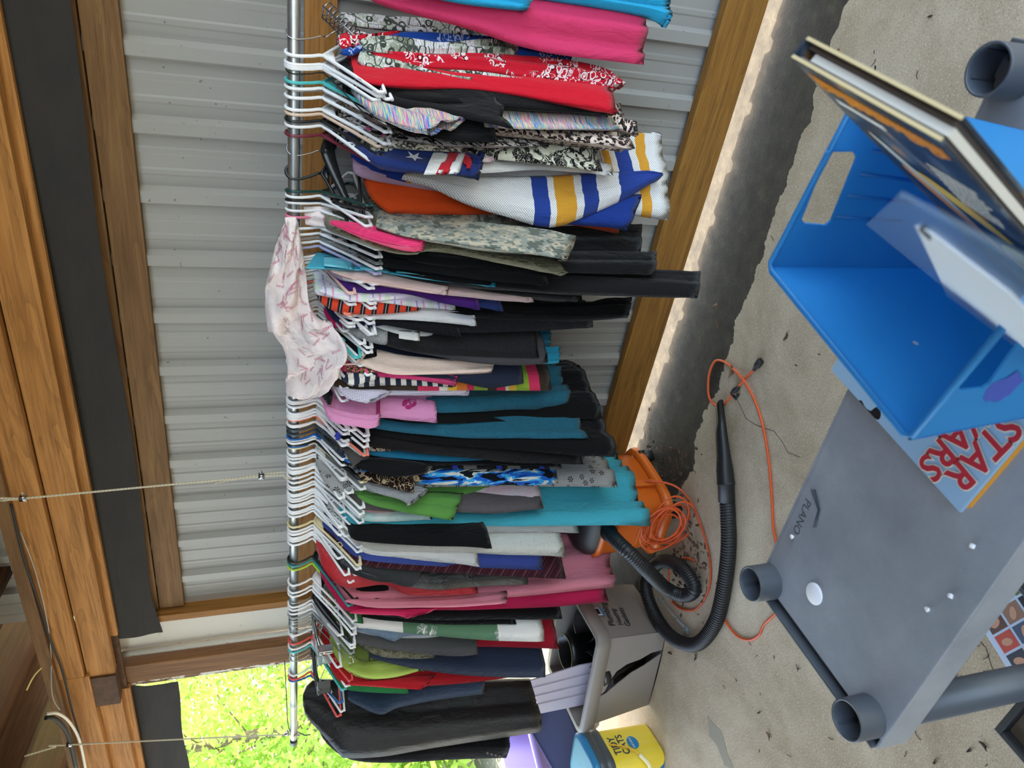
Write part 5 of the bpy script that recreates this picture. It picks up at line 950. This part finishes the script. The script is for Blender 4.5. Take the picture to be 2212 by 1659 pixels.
LPL = ('left of the blue bin, curled', 'tiny, near the lower corner of the blue bin', 'flat, inside the small cord loop', 'tiny, beside the blue bin edge', 'inside the hose bend', 'dark, against the foot of the grey tote', 'tiny, below the cord bend', 'tiny, left of the shelf end', 'tiny, below the hose bend', 'slender, halfway between bucket and shelf', 'reddish, near the shelf corner', 'dark, beside the shelf leg', 'small pair piece beside the shelf leg', 'near the picture edge by the shelf leg', 'tiny, beside the top of the hardcover book', 'thin, near the spine of the hardcover book', 'far right beside the shelf socket', 'on the dark strip by the sill', 'on the dark strip beyond the cord', 'reddish, under the shelf edge')
for i, (x, y, s) in enumerate(((1698, 727, .03), (1720, 790, .014), (1580, 802, .05), (1770, 766, .012), (1502, 1520 - 100, .03), (1448, 1412, .03), (1672, 1420, .014), (1725, 1445, .014), (1590, 1470, .014), (1640, 1540, .02), (1660, 1590, .03), (2095, 1620, .02), (2125, 1612, .025), (2020, 1645, .02), (1812, 107, .014), (1890, 147, .016), (2010, 35, .016), (1550, 700, .04), (1546, 660, .03), (2067, 1432, .025))):
    o = link(bpy.data.objects.new('dry_leaf', LM_[i % 4])); o.location = at(x, y, 2, .003 + s * .06); o.scale = (s, s, s); o.rotation_euler = (0, 0, i * 1.7); tag(o, 'dry brown leaf on the concrete ' + LPL[i], 'leaf', 'dry leaves on the floor')
lv = MB(); rr = random.Random(5)
for i in range(280):
    x, y = (rr.gauss(1490, 28), rr.gauss(1225, 45)) if i % 2 else (rr.gauss(1440, 30), rr.gauss(1010, 40))
    P = at(x, y, 2, .004 + rr.random() * .02); M = Matrix.Rotation(rr.uniform(0, 6), 3, 'Z') @ Matrix.Rotation(rr.uniform(-.6, .6), 3, 'X'); s = rr.uniform(.006, .015)
    vs_ = [M @ V((math.cos(a) * s, math.sin(a) * s * rr.uniform(.3, .6), .2 * s * math.cos(2 * a))) + P for a in [k * math.pi / 3 for k in range(6)]]; lv.add(vs_ + [v + V((0, 0, .0012)) for v in vs_], [(0, 1, 2, 3, 4, 5), (11, 10, 9, 8, 7, 6)] + [(k, 6 + k, 6 + (k + 1) % 6, (k + 1) % 6) for k in range(6)])
tag(lv.build('leaf_litter', leafm[1]), 'drift of dry leaf litter and dirt along the wall foot', 'leaves', None, 'stuff')
tw = MB()
for i in range(46):
    P = at(rr.uniform(1560, 2200), rr.choice((rr.uniform(60, 700), rr.uniform(1380, 1655))), 2, .002)
    if P.y < .3 or P.z < 0: continue
    a = rr.uniform(0, 6); L_ = rr.uniform(.008, .03); u = V((math.cos(a), math.sin(a), 0)); tw.tube(spline([P, P + u * L_ * .5 + V((-u.y, u.x, 0)) * L_ * rr.uniform(-.2, .2), P + u * L_], 3), .0009, 4)
tag(tw.build('grass_clippings', leafm[3]), 'scattered dry twigs and clippings on the concrete', 'twigs', None, 'stuff')
o = MB().box((0, 0, 0), (.045, .018, .003)).build('tape_scrap', plastic('tape_blue', '#44597c', .5), bevel=.001); o.location = at(2058, 1455, 2, .003); o.rotation_euler = (0, 0, .9); tag(o, 'torn strip of blue tape on the floor under the shelf', 'tape')
fo_ = bpy.data.objects['floor']; crk = plastic('crack_dark', '#4a4133', .9)
for pts in (((1592, 862), (1612, 905), (1632, 918), (1650, 925), (1660, 928), (1672, 932), (1690, 955), (1702, 978), (1728, 988)), ((2110, 1378), (2130, 1400), (2142, 1440), (2158, 1468), (2152, 1500))): MB().tube([at(x, y, 2, .0) for x, y in pts], .0011, 4).build('crack', crk, fo_)
stn = plastic('damp_patch', '#8f8672', .9)
for pts in (((1528, 1548), (1540, 1562), (1558, 1580), (1562, 1592), (1572, 1630), (1586, 1662), (1566, 1655), (1548, 1610), (1532, 1590)), ((2074, 1458), (2088, 1464), (2092, 1482), (2082, 1492), (2072, 1484))):
    q = [at(x, y, 2, .0006) for x, y in pts]; n = len(q); mesh('damp_patch', q + [p - V((0, 0, .001)) for p in q], [tuple(range(n))] + [(i, (i + 1) % n, n + (i + 1) % n, n + i) for i in range(n)], stn, fo_)
# ------------------------------------------------------------------ grey plastic shelf in front
SZ = .89; gm_ = NT('grey_shelf_plastic', .42, .45); g_ = gm_.obj()
sc_ = gm_.math('GREATER_THAN', gm_.noise(g_, 210, 3, .8), .69); gm_.col(gm_.mix(gm_.math('MULTIPLY', sc_, .5), gm_.ramp(gm_.noise(g_, 5, 5, .65), [(.35, '#83878d'), (.6, '#979a9f'), (.75, '#a3a4a5')]), '#b9b9b6')); gm_.bump(gm_.noise(g_, 260, 3), .25, .001)
dk = NT('grey_shelf_socket', .38, .45).col('#4d5259').m
c1, c2, c3 = at(1622, 1262, 2, SZ + .04), at(1802, 1600, 2, SZ + .04), at(2135, 150, 2, SZ + .04)
sx = (c3 - c1); sx.z = 0; SLEN = sx.length; sx.normalize(); sy = V((sx.y, -sx.x, 0)); sy = sy if sy.dot(c2 - c1) > 0 else -sy; SWID = (c2 - c1).dot(sy)
so_ = V((c1.x, c1.y, 0)); RC = .03
sh = empty('plastic_shelf', so_, 'grey plastic utility shelf with open round leg sockets in the foreground', 'shelf'); I3 = Matrix.Identity(3)
def sp(u, v, z): return sx * u + sy * v + V((0, 0, z))
def slab(name, u0, u1, v0, v1, z0, z1, m, bev=.002, par=sh):
    vs_ = [sp(u, v, z) for z in (z0, z1) for u, v in ((u0, v0), (u1, v0), (u1, v1), (u0, v1))]; mb = MB().add(vs_, [(3, 2, 1, 0), (4, 5, 6, 7), (0, 1, 5, 4), (1, 2, 6, 5), (2, 3, 7, 6), (3, 0, 4, 7)]); return mb.build(name, m, par, bevel=bev)
slab('top_panel', -.012, SLEN + .012, -.02, SWID + .035, SZ - .006, SZ, gm_.m)
slab('front_skirt', -.03, SLEN + .03, SWID + .029, SWID + .035, SZ - .055, SZ - .001, gm_.m); slab('back_skirt', -.03, SLEN + .03, -.026, -.02, SZ - .055, SZ - .001, gm_.m)
slab('end_skirt', -.034, -.028, -.02, SWID + .03, SZ - .055, SZ + .006, dk); slab('end_skirt', SLEN + .028, SLEN + .034, -.02, SWID + .03, SZ - .055, SZ + .006, dk)
slab('end_channel', -.03, -.012, -.02, SWID + .03, SZ - .03, SZ - .012, dk); slab('end_channel', SLEN + .012, SLEN + .03, -.02, SWID + .03, SZ - .03, SZ - .012, dk)
for v in (.25, .5, .75): slab('stiffening_rib', 0, SLEN, SWID * v - .004, SWID * v + .004, SZ - .03, SZ - .006, gm_.m, 0)
LOW = .36
for u, v in ((0, 0), (0, SWID), (SLEN, 0), (SLEN, SWID)):
    o = MB().lathe([(RC + .002, -.06), (RC, .04), (RC - .0005, .0415), (RC - .003, .0415), (RC - .0035, .04), (RC - .004, -.03), (0, -.03)], 32).build('leg_socket', dk, sh, True); o.location = sp(u, v, SZ)
    for k in range(5): a = k * 1.256 + u + v; MB().box((0, 0, 0), (.002, .004, .055)).build('socket_rib', dk, o).matrix_local = Matrix.Translation(V(((RC - .0045) * math.cos(a), (RC - .0045) * math.sin(a), .008))) @ Matrix.Rotation(a, 4, 'Z')
    MB().tube([sp(u, v, .0), sp(u, v, SZ - .05)], RC - .004, 24).build('leg_pipe', dk, sh, True)
lw = gm_.m; slab('lower_panel', -.03, SLEN + .03, -.02, SWID + .035, LOW - .006, LOW, plastic('shelf_underside', '#55534f', .5)); slab('lower_skirt', -.03, SLEN + .03, SWID + .029, SWID + .037, LOW - .05, LOW + .004, dk); slab('lower_skirt', -.036, -.028, -.02, SWID + .03, LOW - .05, LOW + .004, dk)
bo = at(2150, 1575, 2, .6); sbx = empty('storage_box', V((bo.x, bo.y, 0)), 'black box with a worn brown lid at the picture corner below the shelf', 'storage box'); blm = plastic('box_black', '#1f2022', .45); wrn = NT('worn_brown_lid', .4, .4); wo_ = wrn.obj(); wrn.col(wrn.mix(wrn.noise(wo_, 9, 5, .7), '#2e2a26', '#6a5a49')); wrn = wrn.m
BXL, BXW = .45, .3
slab('body', 0, BXL, 0, BXW, 0, .585, blm, .004, sbx); slab('lid', .012, BXL - .012, .012, BXW - .012, .585, .592, wrn, .002, sbx)
for a_ in ((0, BXL, 0, .012), (0, BXL, BXW - .012, BXW), (0, .012, .012, BXW - .012), (BXL - .012, BXL, .012, BXW - .012)): slab('raised_rim', *a_, .58, .604, blm, .002, sbx)
P = at(1740, 1125, 2, SZ) - so_
rt, upv = (sx * -.62 + sy * .78).normalized(), None
t_ = at(1712, 1140, 2, SZ) - at(1745, 1075, 2, SZ); rt = -t_.normalized(); upv = V((-rt.y, rt.x, 0))
moul = plastic('moulded_grey', '#454c55', .45); p0_, p1_ = at(1742, 1092, 2, SZ) - so_, at(1722, 1142, 2, SZ) - so_; rt = (p1_ - p0_).normalized(); upv = V((-rt.y, rt.x, 0)); text('moulded_lettering', 'PLANO', moul, sh, (p0_ + p1_) / 2, rt, upv, .021, off=.0003)
for i in range(3): 
    q0, q1, q2 = at(1752 + i * 4.5, 1058, 2, SZ + .001) - so_, at(1767 + i * 2, 1102, 2, SZ + .001) - so_, at(1756 + i * 3, 1140, 2, SZ + .001) - so_; MB().tube([q0, q1, q2], .0008, 5).build('moulded_emblem', moul, sh, True)
o = MB().lathe([(0, .003), (.0165, .003), (.0175, .002), (.0175, 0)], 28).build('price_disc', plastic('paper_white', '#efeef2', .6), None, True); o.location = at(1760, 1283, 2, SZ + .0005); o.scale = (1, 1, 1); tag(o, 'round white paper sticker on the grey shelf top', 'sticker')
for i, (x, y) in enumerate(((1711, 1160), (2053, 1288), (2003, 1317), (2100, 1180))):
    bm = bmesh.new(); bmesh.ops.create_icosphere(bm, subdivisions=2, radius=.0035)
    for v in bm.verts: v.co *= 1 + .5 * noise.noise(v.co * 400 + V((i, 0, 0))); v.co.z *= .7
    me = bpy.data.meshes.new('crumb'); bm.to_mesh(me); bm.free(); me.materials.append(plastic('paper_white', '#efeef2', .6)); o = link(bpy.data.objects.new('paint_crumb', me)); o.location = at(x, y, 2, SZ + .003); tag(o, 'tiny white crumb of paint on the grey shelf ' + ('near the moulded lettering', 'nearest the front edge', 'left of the front crumb', 'beside the comic book corner')[i], 'crumb', 'paint crumbs on the shelf')
# illustrated books lying on the shelf
def flat_book(name, pix, z, th, m, label, pm):
    q = [at(x, y, 2, z + th) for x, y in pix]; c = sum(q, V()) / 4; o = empty(name, c - V((0, 0, th)), label, 'book')
    def pr(n_, sc, z0, z1, m_): vs_ = [(p - c) * sc + V((0, 0, zz)) for zz in (z0, z1) for p in q]; return MB().add(vs_, [(3, 2, 1, 0), (4, 5, 6, 7), (0, 1, 5, 4), (1, 2, 6, 5), (2, 3, 7, 6), (3, 0, 4, 7)]).build(n_, m_, o)
    pr('cover', 1, th - .0015, th, m); pr('pages', .985, .0015, th - .0015, pm); pr('cover', 1, 0, .0015, m); return o, c, q
paper = plastic('book_paper', '#e6dfcf', .8); sky_ = NT('printed_sky_cover', .3, .4); k_ = sky_.obj(); sky_.col(sky_.mix(sky_.math('GREATER_THAN', sky_.noise(k_, 9, 2), .66), sky_.mix(sky_.noise(k_, 5, 3), '#8fb4d3', '#a9c7de'), '#1a1c20'))
B4 = lambda a, b, d: [a, b, (b[0] + d[0] - a[0], b[1] + d[1] - a[1]), d]
q0, q1, q2 = at(1795, 800, 2, SZ), at(2072, 1108, 2, SZ), at(2212, 893, 2, SZ); e1 = (q1 - q0); e2 = (q2 - q1); e2 = (e2 - e1 * (e2.dot(e1) / e1.dot(e1))).normalized() * .205
def zpix(p): 
    d_ = p - CAM; q = V((RX.x * d_.x + RY.x * d_.y + RZ.x * d_.z, RX.y * d_.x + RY.y * d_.y + RZ.y * d_.z, RX.z * d_.x + RY.z * d_.y + RZ.z * d_.z)); return (CV + FPX * q.y / q.z, 1659 - (CU + FPX * q.x / q.z))
pix = [zpix(p) for p in (q0, q1, q1 + e2, q0 + e2)]
u1 = e1.normalized(); u2 = e2.normalized()
shf = [zpix(p + u1 * .004 + u2 * .012) for p in (q0, q1, q1 + e2, q0 + e2)]
flat_book('book', shf, SZ, .007, plastic('cover_orange', '#e09a2c', .4), 'orange edged book just under the sky blue one on the shelf', paper)
bk2, bc, bq = flat_book('book', pix, SZ + .0072, .005, sky_.m, 'sky blue comic book with large red lettering on the grey shelf', paper)
redm = plastic('print_red', '#c02a3c', .4); crm = plastic('print_cream', '#efe6cf', .4)
def wl(s, x, y, size, n):
    p = at(x, y, 2, SZ + .0125) - (bc - V((0, 0, .005)))
    r_l = (at(2052, 1050, 2, SZ) - at(2180, 915, 2, SZ)).normalized(); up_l = V((-r_l.y, r_l.x, 0))
    text('title_outline', s, crm, bk2, p, r_l, up_l, size, off=.0004, bold=.055); text('title_lettering', s, redm, bk2, p, r_l, up_l, size, off=.0009, bold=.022)
wl('STAR', 2121, 978, .050, 0); wl('WARS', 2067, 943, .050, 1)
# ------------------------------------------------------------------ blue desk bin with the hardcover book
bm_ = NT('blue_bin_plastic', .32, .5); o_ = bm_.obj(); bm_.col(bm_.mix(bm_.noise(o_, 3, 2), '#3f9fdc', '#4daae4')); tb_ = bm_.n('BsdfTranslucent', {'Color': C('#5db4ea')}); xb_ = bm_.n('MixShader', {0: .48, 1: bm_.b.outputs[0], 2: tb_.outputs[0]}); bm_.t.links.new(xb_.outputs[0], bm_.t.nodes['Material Output'].inputs[0])
BZ0, BZ1 = SZ + .0125, SZ + .25
bA, bC, bE = at(1660, 578, 2, BZ1), at(1965, 952, 2, BZ1), at(2090, 375, 2, BZ1)
bv = (bC - bA); BV = bv.length; bv.normalize(); bu = V((-bv.y, bv.x, 0)); bu = bu if bu.x > 0 else -bu; BU = (bE - bA).dot(bu)
bin_ = empty('desk_bin', V((bA.x, bA.y, BZ0)), 'bright blue open plastic bin with handle slots on the shelf', 'bin'); BH = BZ1 - BZ0; TPR = .016
def bp_(u, v, z): f = TPR * (1 - z / BH); return bu * (f + (BU - 2 * f) * u) + bv * (f + (BV - 2 * f) * v) + V((0, 0, z))
def binwall(kind, hole):
    n = 10; outer = [(i / n, 0) for i in range(n + 1)] + [(1 - i / n, BH) for i in range(n + 1)]
    vs2, fs2 = holed(outer, [hole] if hole else [], 1); out = []
    for p in vs2:
        t = .0028 * p.z
        q = {'far': lambda: bp_(p.x, 0, p.y) + bv * t, 'near': lambda: bp_(p.x, 1, p.y) - bv * t, 'left': lambda: bp_(0, p.x, p.y) + bu * t, 'right': lambda: bp_(1, p.x, p.y) - bu * t}[kind](); out.append(q)
    return mesh('end_wall' if kind in ('far', 'near') else 'side_wall', out, fs2, bm_.m, bin_)
def hp_(x, y): p = at(x, y, 1, 0); return p
hol = []
for x, y in ((1735, 478), (1790, 334), (1800, 326), (1845, 330), (1852, 343), (1796, 478), (1785, 488), (1741, 486)):
    N = bv; r = ray(x, y); o_p = bin_.location + bp_(.5, 0, BH * .6); k = (o_p - CAM).dot(N) / r.dot(N); q = CAM + r * k - bin_.location; hol.append(((q - bp_(0, 0, q.z)).dot(bu) / ((bp_(1, 0, q.z) - bp_(0, 0, q.z)).length), q.z))
ar = sum(hol[i][0] * hol[(i + 1) % 8][1] - hol[(i + 1) % 8][0] * hol[i][1] for i in range(8)); hol = hol if ar < 0 else hol[::-1]
binwall('far', hol); binwall('near', hol); binwall('left', None); binwall('right', None)
MB().add([bp_(u, v, z) for z in (0, .003) for u, v in ((0, 0), (1, 0), (1, 1), (0, 1))], [(3, 2, 1, 0), (4, 5, 6, 7), (0, 1, 5, 4), (1, 2, 6, 5), (2, 3, 7, 6), (3, 0, 4, 7)]).build('floor_panel', bm_.m, bin_)
MB().tube([bp_(u, v, BH) for u, v in ((.03, 0), (.97, 0), (1, .03), (1, .97), (.97, 1), (.03, 1), (0, .97), (0, .03))], .0036, 8, True).build('rolled_rim', bm_.m, bin_, True)
for i in range(4):
    u = .35 + .13 * i; MB().tube([bp_(u, 0, .1) + bv * .003, bp_(u, 0, .19) + bv * .003], .002, 6).build('wall_rib', bm_.m, bin_, True)
vs_ = [V((0.02 * math.cos(a) * random.uniform(.7, 1.2), .014 * math.sin(a) * random.uniform(.7, 1.2), 0)) for a in [k * .5236 for k in range(12)]]
mesh('worn_patch', [bp_(.28, 1, .17) + bv * .0015 + bu * p.x + V((0, 0, p.y * 1.4)) for p in vs_], [tuple(range(12))], plastic('worn_violet', '#3f52a8', .4), bin_)
vs_ = [bp_(0, .55, .14) + bu * .0045 + bv * .0035 * math.cos(a) + V((0, 0, .0035 * math.sin(a))) for a in [k * .7854 for k in range(8)]]; mesh('paint_spot', vs_, [tuple(range(8))], wt, bin_)
# hardcover book, leaning out of the bin
A0, B0 = at(1712, 128, 2, 1.29), at(2030, 308, 2, 1.29); w_ = (B0 - A0); BW = w_.length; w_.normalize()
r = ray(2212, 640); k = (A0 - CAM).dot(w_) / r.dot(w_); C0 = CAM + r * k; dn_ = (C0 - A0).normalized(); BL_ = ((1.29 - SZ - .02) / -dn_.z); nb = w_.cross(dn_).normalized(); nb = nb if nb.x < 0 else -nb
TH_ = .0205; hb_ = empty('hardcover_book', A0, 'thick worn hardcover book with a dark pictured cover standing in the blue bin', 'book')
cov = NT('book_jacket', .35, .45); co = cov.obj()
cov.col(cov.ramp(cov.noise(co, 14, 3, .5, .8), [(.3, '#1d2531'), (.5, '#2b3644'), (.6, '#5b6770'), (.68, '#c98a2a'), (.75, '#2b3644')]))
def bb(w0, w1, d0, d1, n0, n1): 
    return [w_ * w + dn_ * d + nb * n for n in (n0, n1) for w, d in ((w0, d0), (w1, d0), (w1, d1), (w0, d1))]
CUBE = [(3, 2, 1, 0), (4, 5, 6, 7), (0, 1, 5, 4), (1, 2, 6, 5), (2, 3, 7, 6), (3, 0, 4, 7)]
cream = plastic('worn_board_edge', '#cdb98d', .8)
MB().add(bb(-.002, BW, 0, BL_, -.0028, 0), CUBE).build('front_cover', cov.m, hb_, bevel=.001); MB().add(bb(-.002, BW, 0, BL_, -TH_, -TH_ + .0028), CUBE).build('back_cover', cov.m, hb_, bevel=.001)
MB().add(bb(-.006, -.002, 0, BL_, -TH_ + .001, -.001), CUBE).build('spine', cov.m, hb_, bevel=.0015)
for n0 in (-.0034, -TH_ + .0006): MB().add(bb(-.002, BW, -.0012, .0, n0 - .0006 + .0006, n0 + .0028), CUBE).build('worn_edge', cream, hb_)
pg = NT('page_block', .85, .2); po_ = pg.obj(); pl = pg.n('VectorMath', {0: po_, 1: tuple(nb)}, operation='DOT_PRODUCT').outputs['Value']; pg.col(pg.mix(pg.math('FRACT', pg.math('MULTIPLY', pl, 900)), '#efe9dc', '#c9c0ae'))
MB().add(bb(.012, BW - .004, .006, BL_ - .006, -TH_ + .0075, -.0065), CUBE).build('page_block', pg.m, hb_)
MB().add(bb(.002, BW - .006, .004, BL_ - .006, -TH_ + .003, -TH_ + .0068), CUBE).build('endpaper', plastic('endpaper_brown', '#6a5f58', .8), hb_); MB().add(bb(.002, BW - .006, .004, BL_ - .006, -.006, -.003), CUBE).build('endpaper', plastic('endpaper_brown', '#6a5f58', .8), hb_)
orl = plastic('print_orange', '#e8962c', .4)
tm_ = MB(); rr = random.Random(8)                                # worn, out-of-focus title strokes and small print, not legible in the photograph
for i in range(13):
    w0 = BW * (.06 + .07 * i); h_ = rr.uniform(.018, .026); c_ = rr.random()
    for dw, dd, ww, hh in ((0, .014, .0035, h_), (.0065, .014, .0030, h_ * .8)) + (((0, .014 + h_ * c_, .010, .0035),)): tm_.add(bb(w0 + dw, w0 + dw + ww, dd, dd + hh, .0002, .0008), CUBE)
tm_.build('cover_title', orl, hb_, kind='stuff')
tm_ = MB()
for i in range(9):
    w0 = BW * .60
    for j in range(7): ww = rr.uniform(.003, .008); tm_.add(bb(w0, w0 + ww, .085 + .008 * i, .0885 + .008 * i, .0002, .0007), CUBE); w0 += ww + .002
for j in range(12): w0 = BW * (.1 + .03 * j); tm_.add(bb(w0, w0 + .004, .048, .056, .0002, .0007), CUBE)
tm_.build('cover_print', wt, hb_, kind='stuff')
ylw = plastic('print_yellow', '#e8c043', .4)
for (cw, cd_, a_, b__, rt_, mm) in ((.55, .17, .05, .018, .5, ylw), (.72, .26, .03, .045, .2, ylw), (.3, .16, .07, .010, .95, plastic('print_pale', '#c9ccc4', .4)), (.38, .22, .08, .012, .9, orl)):
    mesh('cover_picture', [w_ * (BW * cw + p.x) + dn_ * (cd_ + p.y) + nb * .0006 for p in ellipse_part(0, 0, a_, b__, rt_ * 1.2, 18)], [tuple(range(18))], mm, hb_)
# clear page sleeve with a paper inside
SP_ = A0 + nb * .055; 
def slp(x, y, o=0): r = ray(x, y); k = (SP_ + nb * o - CAM).dot(nb) / r.dot(nb); return CAM + r * k
ps = [slp(1873, 483), slp(1945, 418), slp(2212, 560), slp(2250, 790)]; pc = ps[0].copy()
cs = NT('clear_sleeve', .12, .5).col('#b4cfe2'); cs.b.inputs['Alpha'].default_value = .2
slv = empty('page_sleeve', pc, 'clear plastic sleeve with a white sheet of paper leaning in the blue bin', 'plastic sleeve')
def sheet(name, pts, m, t): vs_ = [p - pc + nb * q for q in (-t, t) for p in pts]; n = len(pts); return MB().add(vs_, [tuple(range(n))[::-1], tuple(range(n, 2 * n))] + [(i, (i + 1) % n, n + (i + 1) % n, n + i) for i in range(n)]).build(name, m, slv)
sheet('film', ps, cs.m, .0012); sheet('paper_sheet', [slp(1978, 487), slp(2010, 500), slp(2180, 630), slp(2250, 700), slp(2250, 790), slp(2045, 640), slp(2030, 600)], plastic('sheet_white', '#dfe5ec', .7), .0004)
sheet('staple', [slp(1990, 489), slp(2012, 509), slp(2014, 515), slp(1992, 495)], ink2, .0016)
# magazine on the floor
mg = empty('magazine', at(2200, 1400, 2, 0), 'pale blue magazine with a grid of cover photographs on the floor under the shelf', 'magazine'); m0 = mg.location.copy()
g0, g1 = at(2122, 1345, 2, 0), at(2214, 1492, 2, 0); gv = (g1 - g0).normalized(); gu = V((-gv.y, gv.x, 0)); gu = gu if gu.x > 0 else -gu
def mgp(u, v, z=0): return g0 + gu * u + gv * v + V((0, 0, z)) - m0
mc = NT('magazine_cover', .3, .4).col('#b9c9dc').m; uu0 = g1 - g0; ML = .30
MB().add([mgp(u, v, z) for z in (0, .012) for u, v in ((0, -.06), (.26, -.06), (.26, .24), (0, .24))], CUBE).build('cover', mc, mg, bevel=.001)
cols = ('#3c4a36', '#5a3f38', '#b5483a', '#2f3440', '#78924a', '#8a6a58', '#41506a', '#a8553c', '#5b6b3a', '#20252d', '#96704f', '#3b4668'); rr = random.Random(2)
for i in range(3):
    for j in range(4):
        a0, b0 = .018 + .06 * i, -.05 + .047 * j; MB().add([mgp(u, v, z) for z in (.0121, .0128) for u, v in ((a0, b0), (a0 + .052, b0), (a0 + .052, b0 + .041), (a0, b0 + .041))], CUBE).build('cover_photo', plastic('photo_' + cols[i * 4 + j][1:], cols[i * 4 + j], .4), mg)
        mesh('photo_figure', [mgp(a0 + .026 + p.x, b0 + .022 + p.y, .0132) for p in ellipse_part(0, 0, .016, .009, rr.uniform(0, 3))], [tuple(range(14))], plastic('photo_skin', '#b98a6e', .5), mg)
text('masthead', 'ANNIVERSARY', ink2, mg, mgp(.10, .155, .0122), -gu, -gv, .018); text('masthead', 'SI', ink2, mg, mgp(.06, .19, .0122), -gu, -gv, .06, bold=.03)
# ------------------------------------------------------------------ cables along the header
def cable(label, pts, r, m):
    p = [at(x, y, 1, Y) for x, y, Y in pts]; tag(MB().tube(spline(p, 6), r, 8).build('cable', m, None, True), label, 'cable')
cable('black cable running along the pine header', [(25, 1090, 2.2), (50, 1200, 2.21), (80, 1290, 2.23), (108, 1380, 2.24), (135, 1450, 2.24), (155, 1530, 2.24), (175, 1600, 2.23), (186, 1659, 2.2)], .0045, rubber)
cable('thin grey wire running beside the black cable on the header', [(45, 1150, 2.2), (75, 1230, 2.21), (98, 1320, 2.23), (110, 1400, 2.24), (113, 1500, 2.2), (130, 1535, 2.2)], .002, plastic('wire_grey', '#9a9894', .5))
cable('white cable curving down over the rafter end', [(102, 1543, 2.1), (125, 1542, 2.12), (150, 1560, 2.15), (172, 1600, 2.18), (185, 1659, 2.2)], .006, plastic('cable_white', '#cfc9bd', .5))
cable('black hose curving beside the white cable', [(100, 1552, 2.1), (122, 1556, 2.12), (148, 1590, 2.15), (165, 1659, 2.18)], .009, rubber)
cable('short yellow wire between the rafters', [(58, 1492, 2.17), (75, 1460, 2.2), (103, 1432, 2.248)], .003, plastic('wire_yellow', '#d6c078', .5))
# ------------------------------------------------------------------ greenery beyond the open bay
lf = [NT('leaf_green_%d' % i, .5, .4) for i in range(3)]
for s_, c_ in zip(lf, ('#a3c455', '#bcd267', '#86b04a')):
    s_.col(c_) 
    tr_ = s_.n('BsdfTranslucent', {'Color': C(c_)}); mx_ = s_.n('MixShader', {0: .45, 1: s_.b.outputs[0], 2: tr_.outputs[0]}); s_.t.links.new(mx_.outputs[0], s_.t.nodes['Material Output'].inputs[0])
barkm = wood('tree_bark', '#5a4a3a', '#8a7864', 2)
def tree(P, H, Rd, nl, m, label, seed, kind='tree'):
    rr = random.Random(seed); e = empty(kind, P, label, kind, 'trees beyond the open bay' if kind == 'tree' else None); br = MB(); tips = []
    br.tube(spline([V((0, 0, -.3)), V((.1, .05, H * .3)), V((-.05, .1, H * .6)), V((0, 0, H * .9))], 4), [.02 * H * (1 - i / 14) + .01 for i in range(13)], 8)
    for i in range(26):
        z = H * rr.uniform(.12, .85); a = rr.uniform(0, 6.28); L_ = Rd * rr.uniform(.5, 1) * (1 - .5 * abs(z / H - .45)); q = V((0, 0, z)); e2_ = q + V((math.cos(a) * L_, math.sin(a) * L_, L_ * rr.uniform(-.1, .5))); m_ = q.lerp(e2_, .5) + V((0, 0, .1 * L_)); br.tube(spline([q, m_, e2_], 3), [.012, .01, .009, .008, .006, .005, .004], 5); tips += [m_, e2_, q.lerp(e2_, .75)]
    br.build('trunk', barkm, e, True)
    lv_ = MB()
    for i in range(nl):
        c = rr.choice(tips) + V((rr.gauss(0, 1), rr.gauss(0, 1), rr.gauss(0, 1))) * Rd * .2; s = rr.uniform(.03, .065); M = Matrix.Rotation(rr.uniform(0, 6), 3, 'Z') @ Matrix.Rotation(rr.uniform(-1.5, 1.5), 3, 'X') @ Matrix.Rotation(rr.uniform(-1.5, 1.5), 3, 'Y'); k = len(lv_.v)
        lv_.v += [c + M @ V(v) for v in ((-s, 0, 0), (0, -s * .55, .1 * s), (s, 0, 0), (0, s * .55, .1 * s))]; lv_.f.append((k, k + 1, k + 2, k + 3))
    lv_.build('foliage', m, e, kind='stuff')
tree(V((-8.6, 5.2, -.1)), 4.6, 2.0, 16000, lf[0].m, 'sunlit light green tree straight behind the rod end', 1)
tree(V((-11.5, 6.2, -.1)), 4.4, 2.3, 16000, lf[1].m, 'yellow green tree farther left at the frame edge', 2)
tree(V((-10.2, 8.6, -.1)), 4.5, 2.4, 16000, lf[2].m, 'deeper green tree standing behind the nearer ones', 3)
tree(V((-6.6, 3.6, -.1)), 1.0, .7, 2600, lf[0].m, 'low bright green bush just outside the bay', 5, 'bush')
tree(V((-7.6, 3.4, -.1)), .8, .6, 2200, lf[1].m, 'yellowish leafy bush behind the garment bag', 6, 'bush')
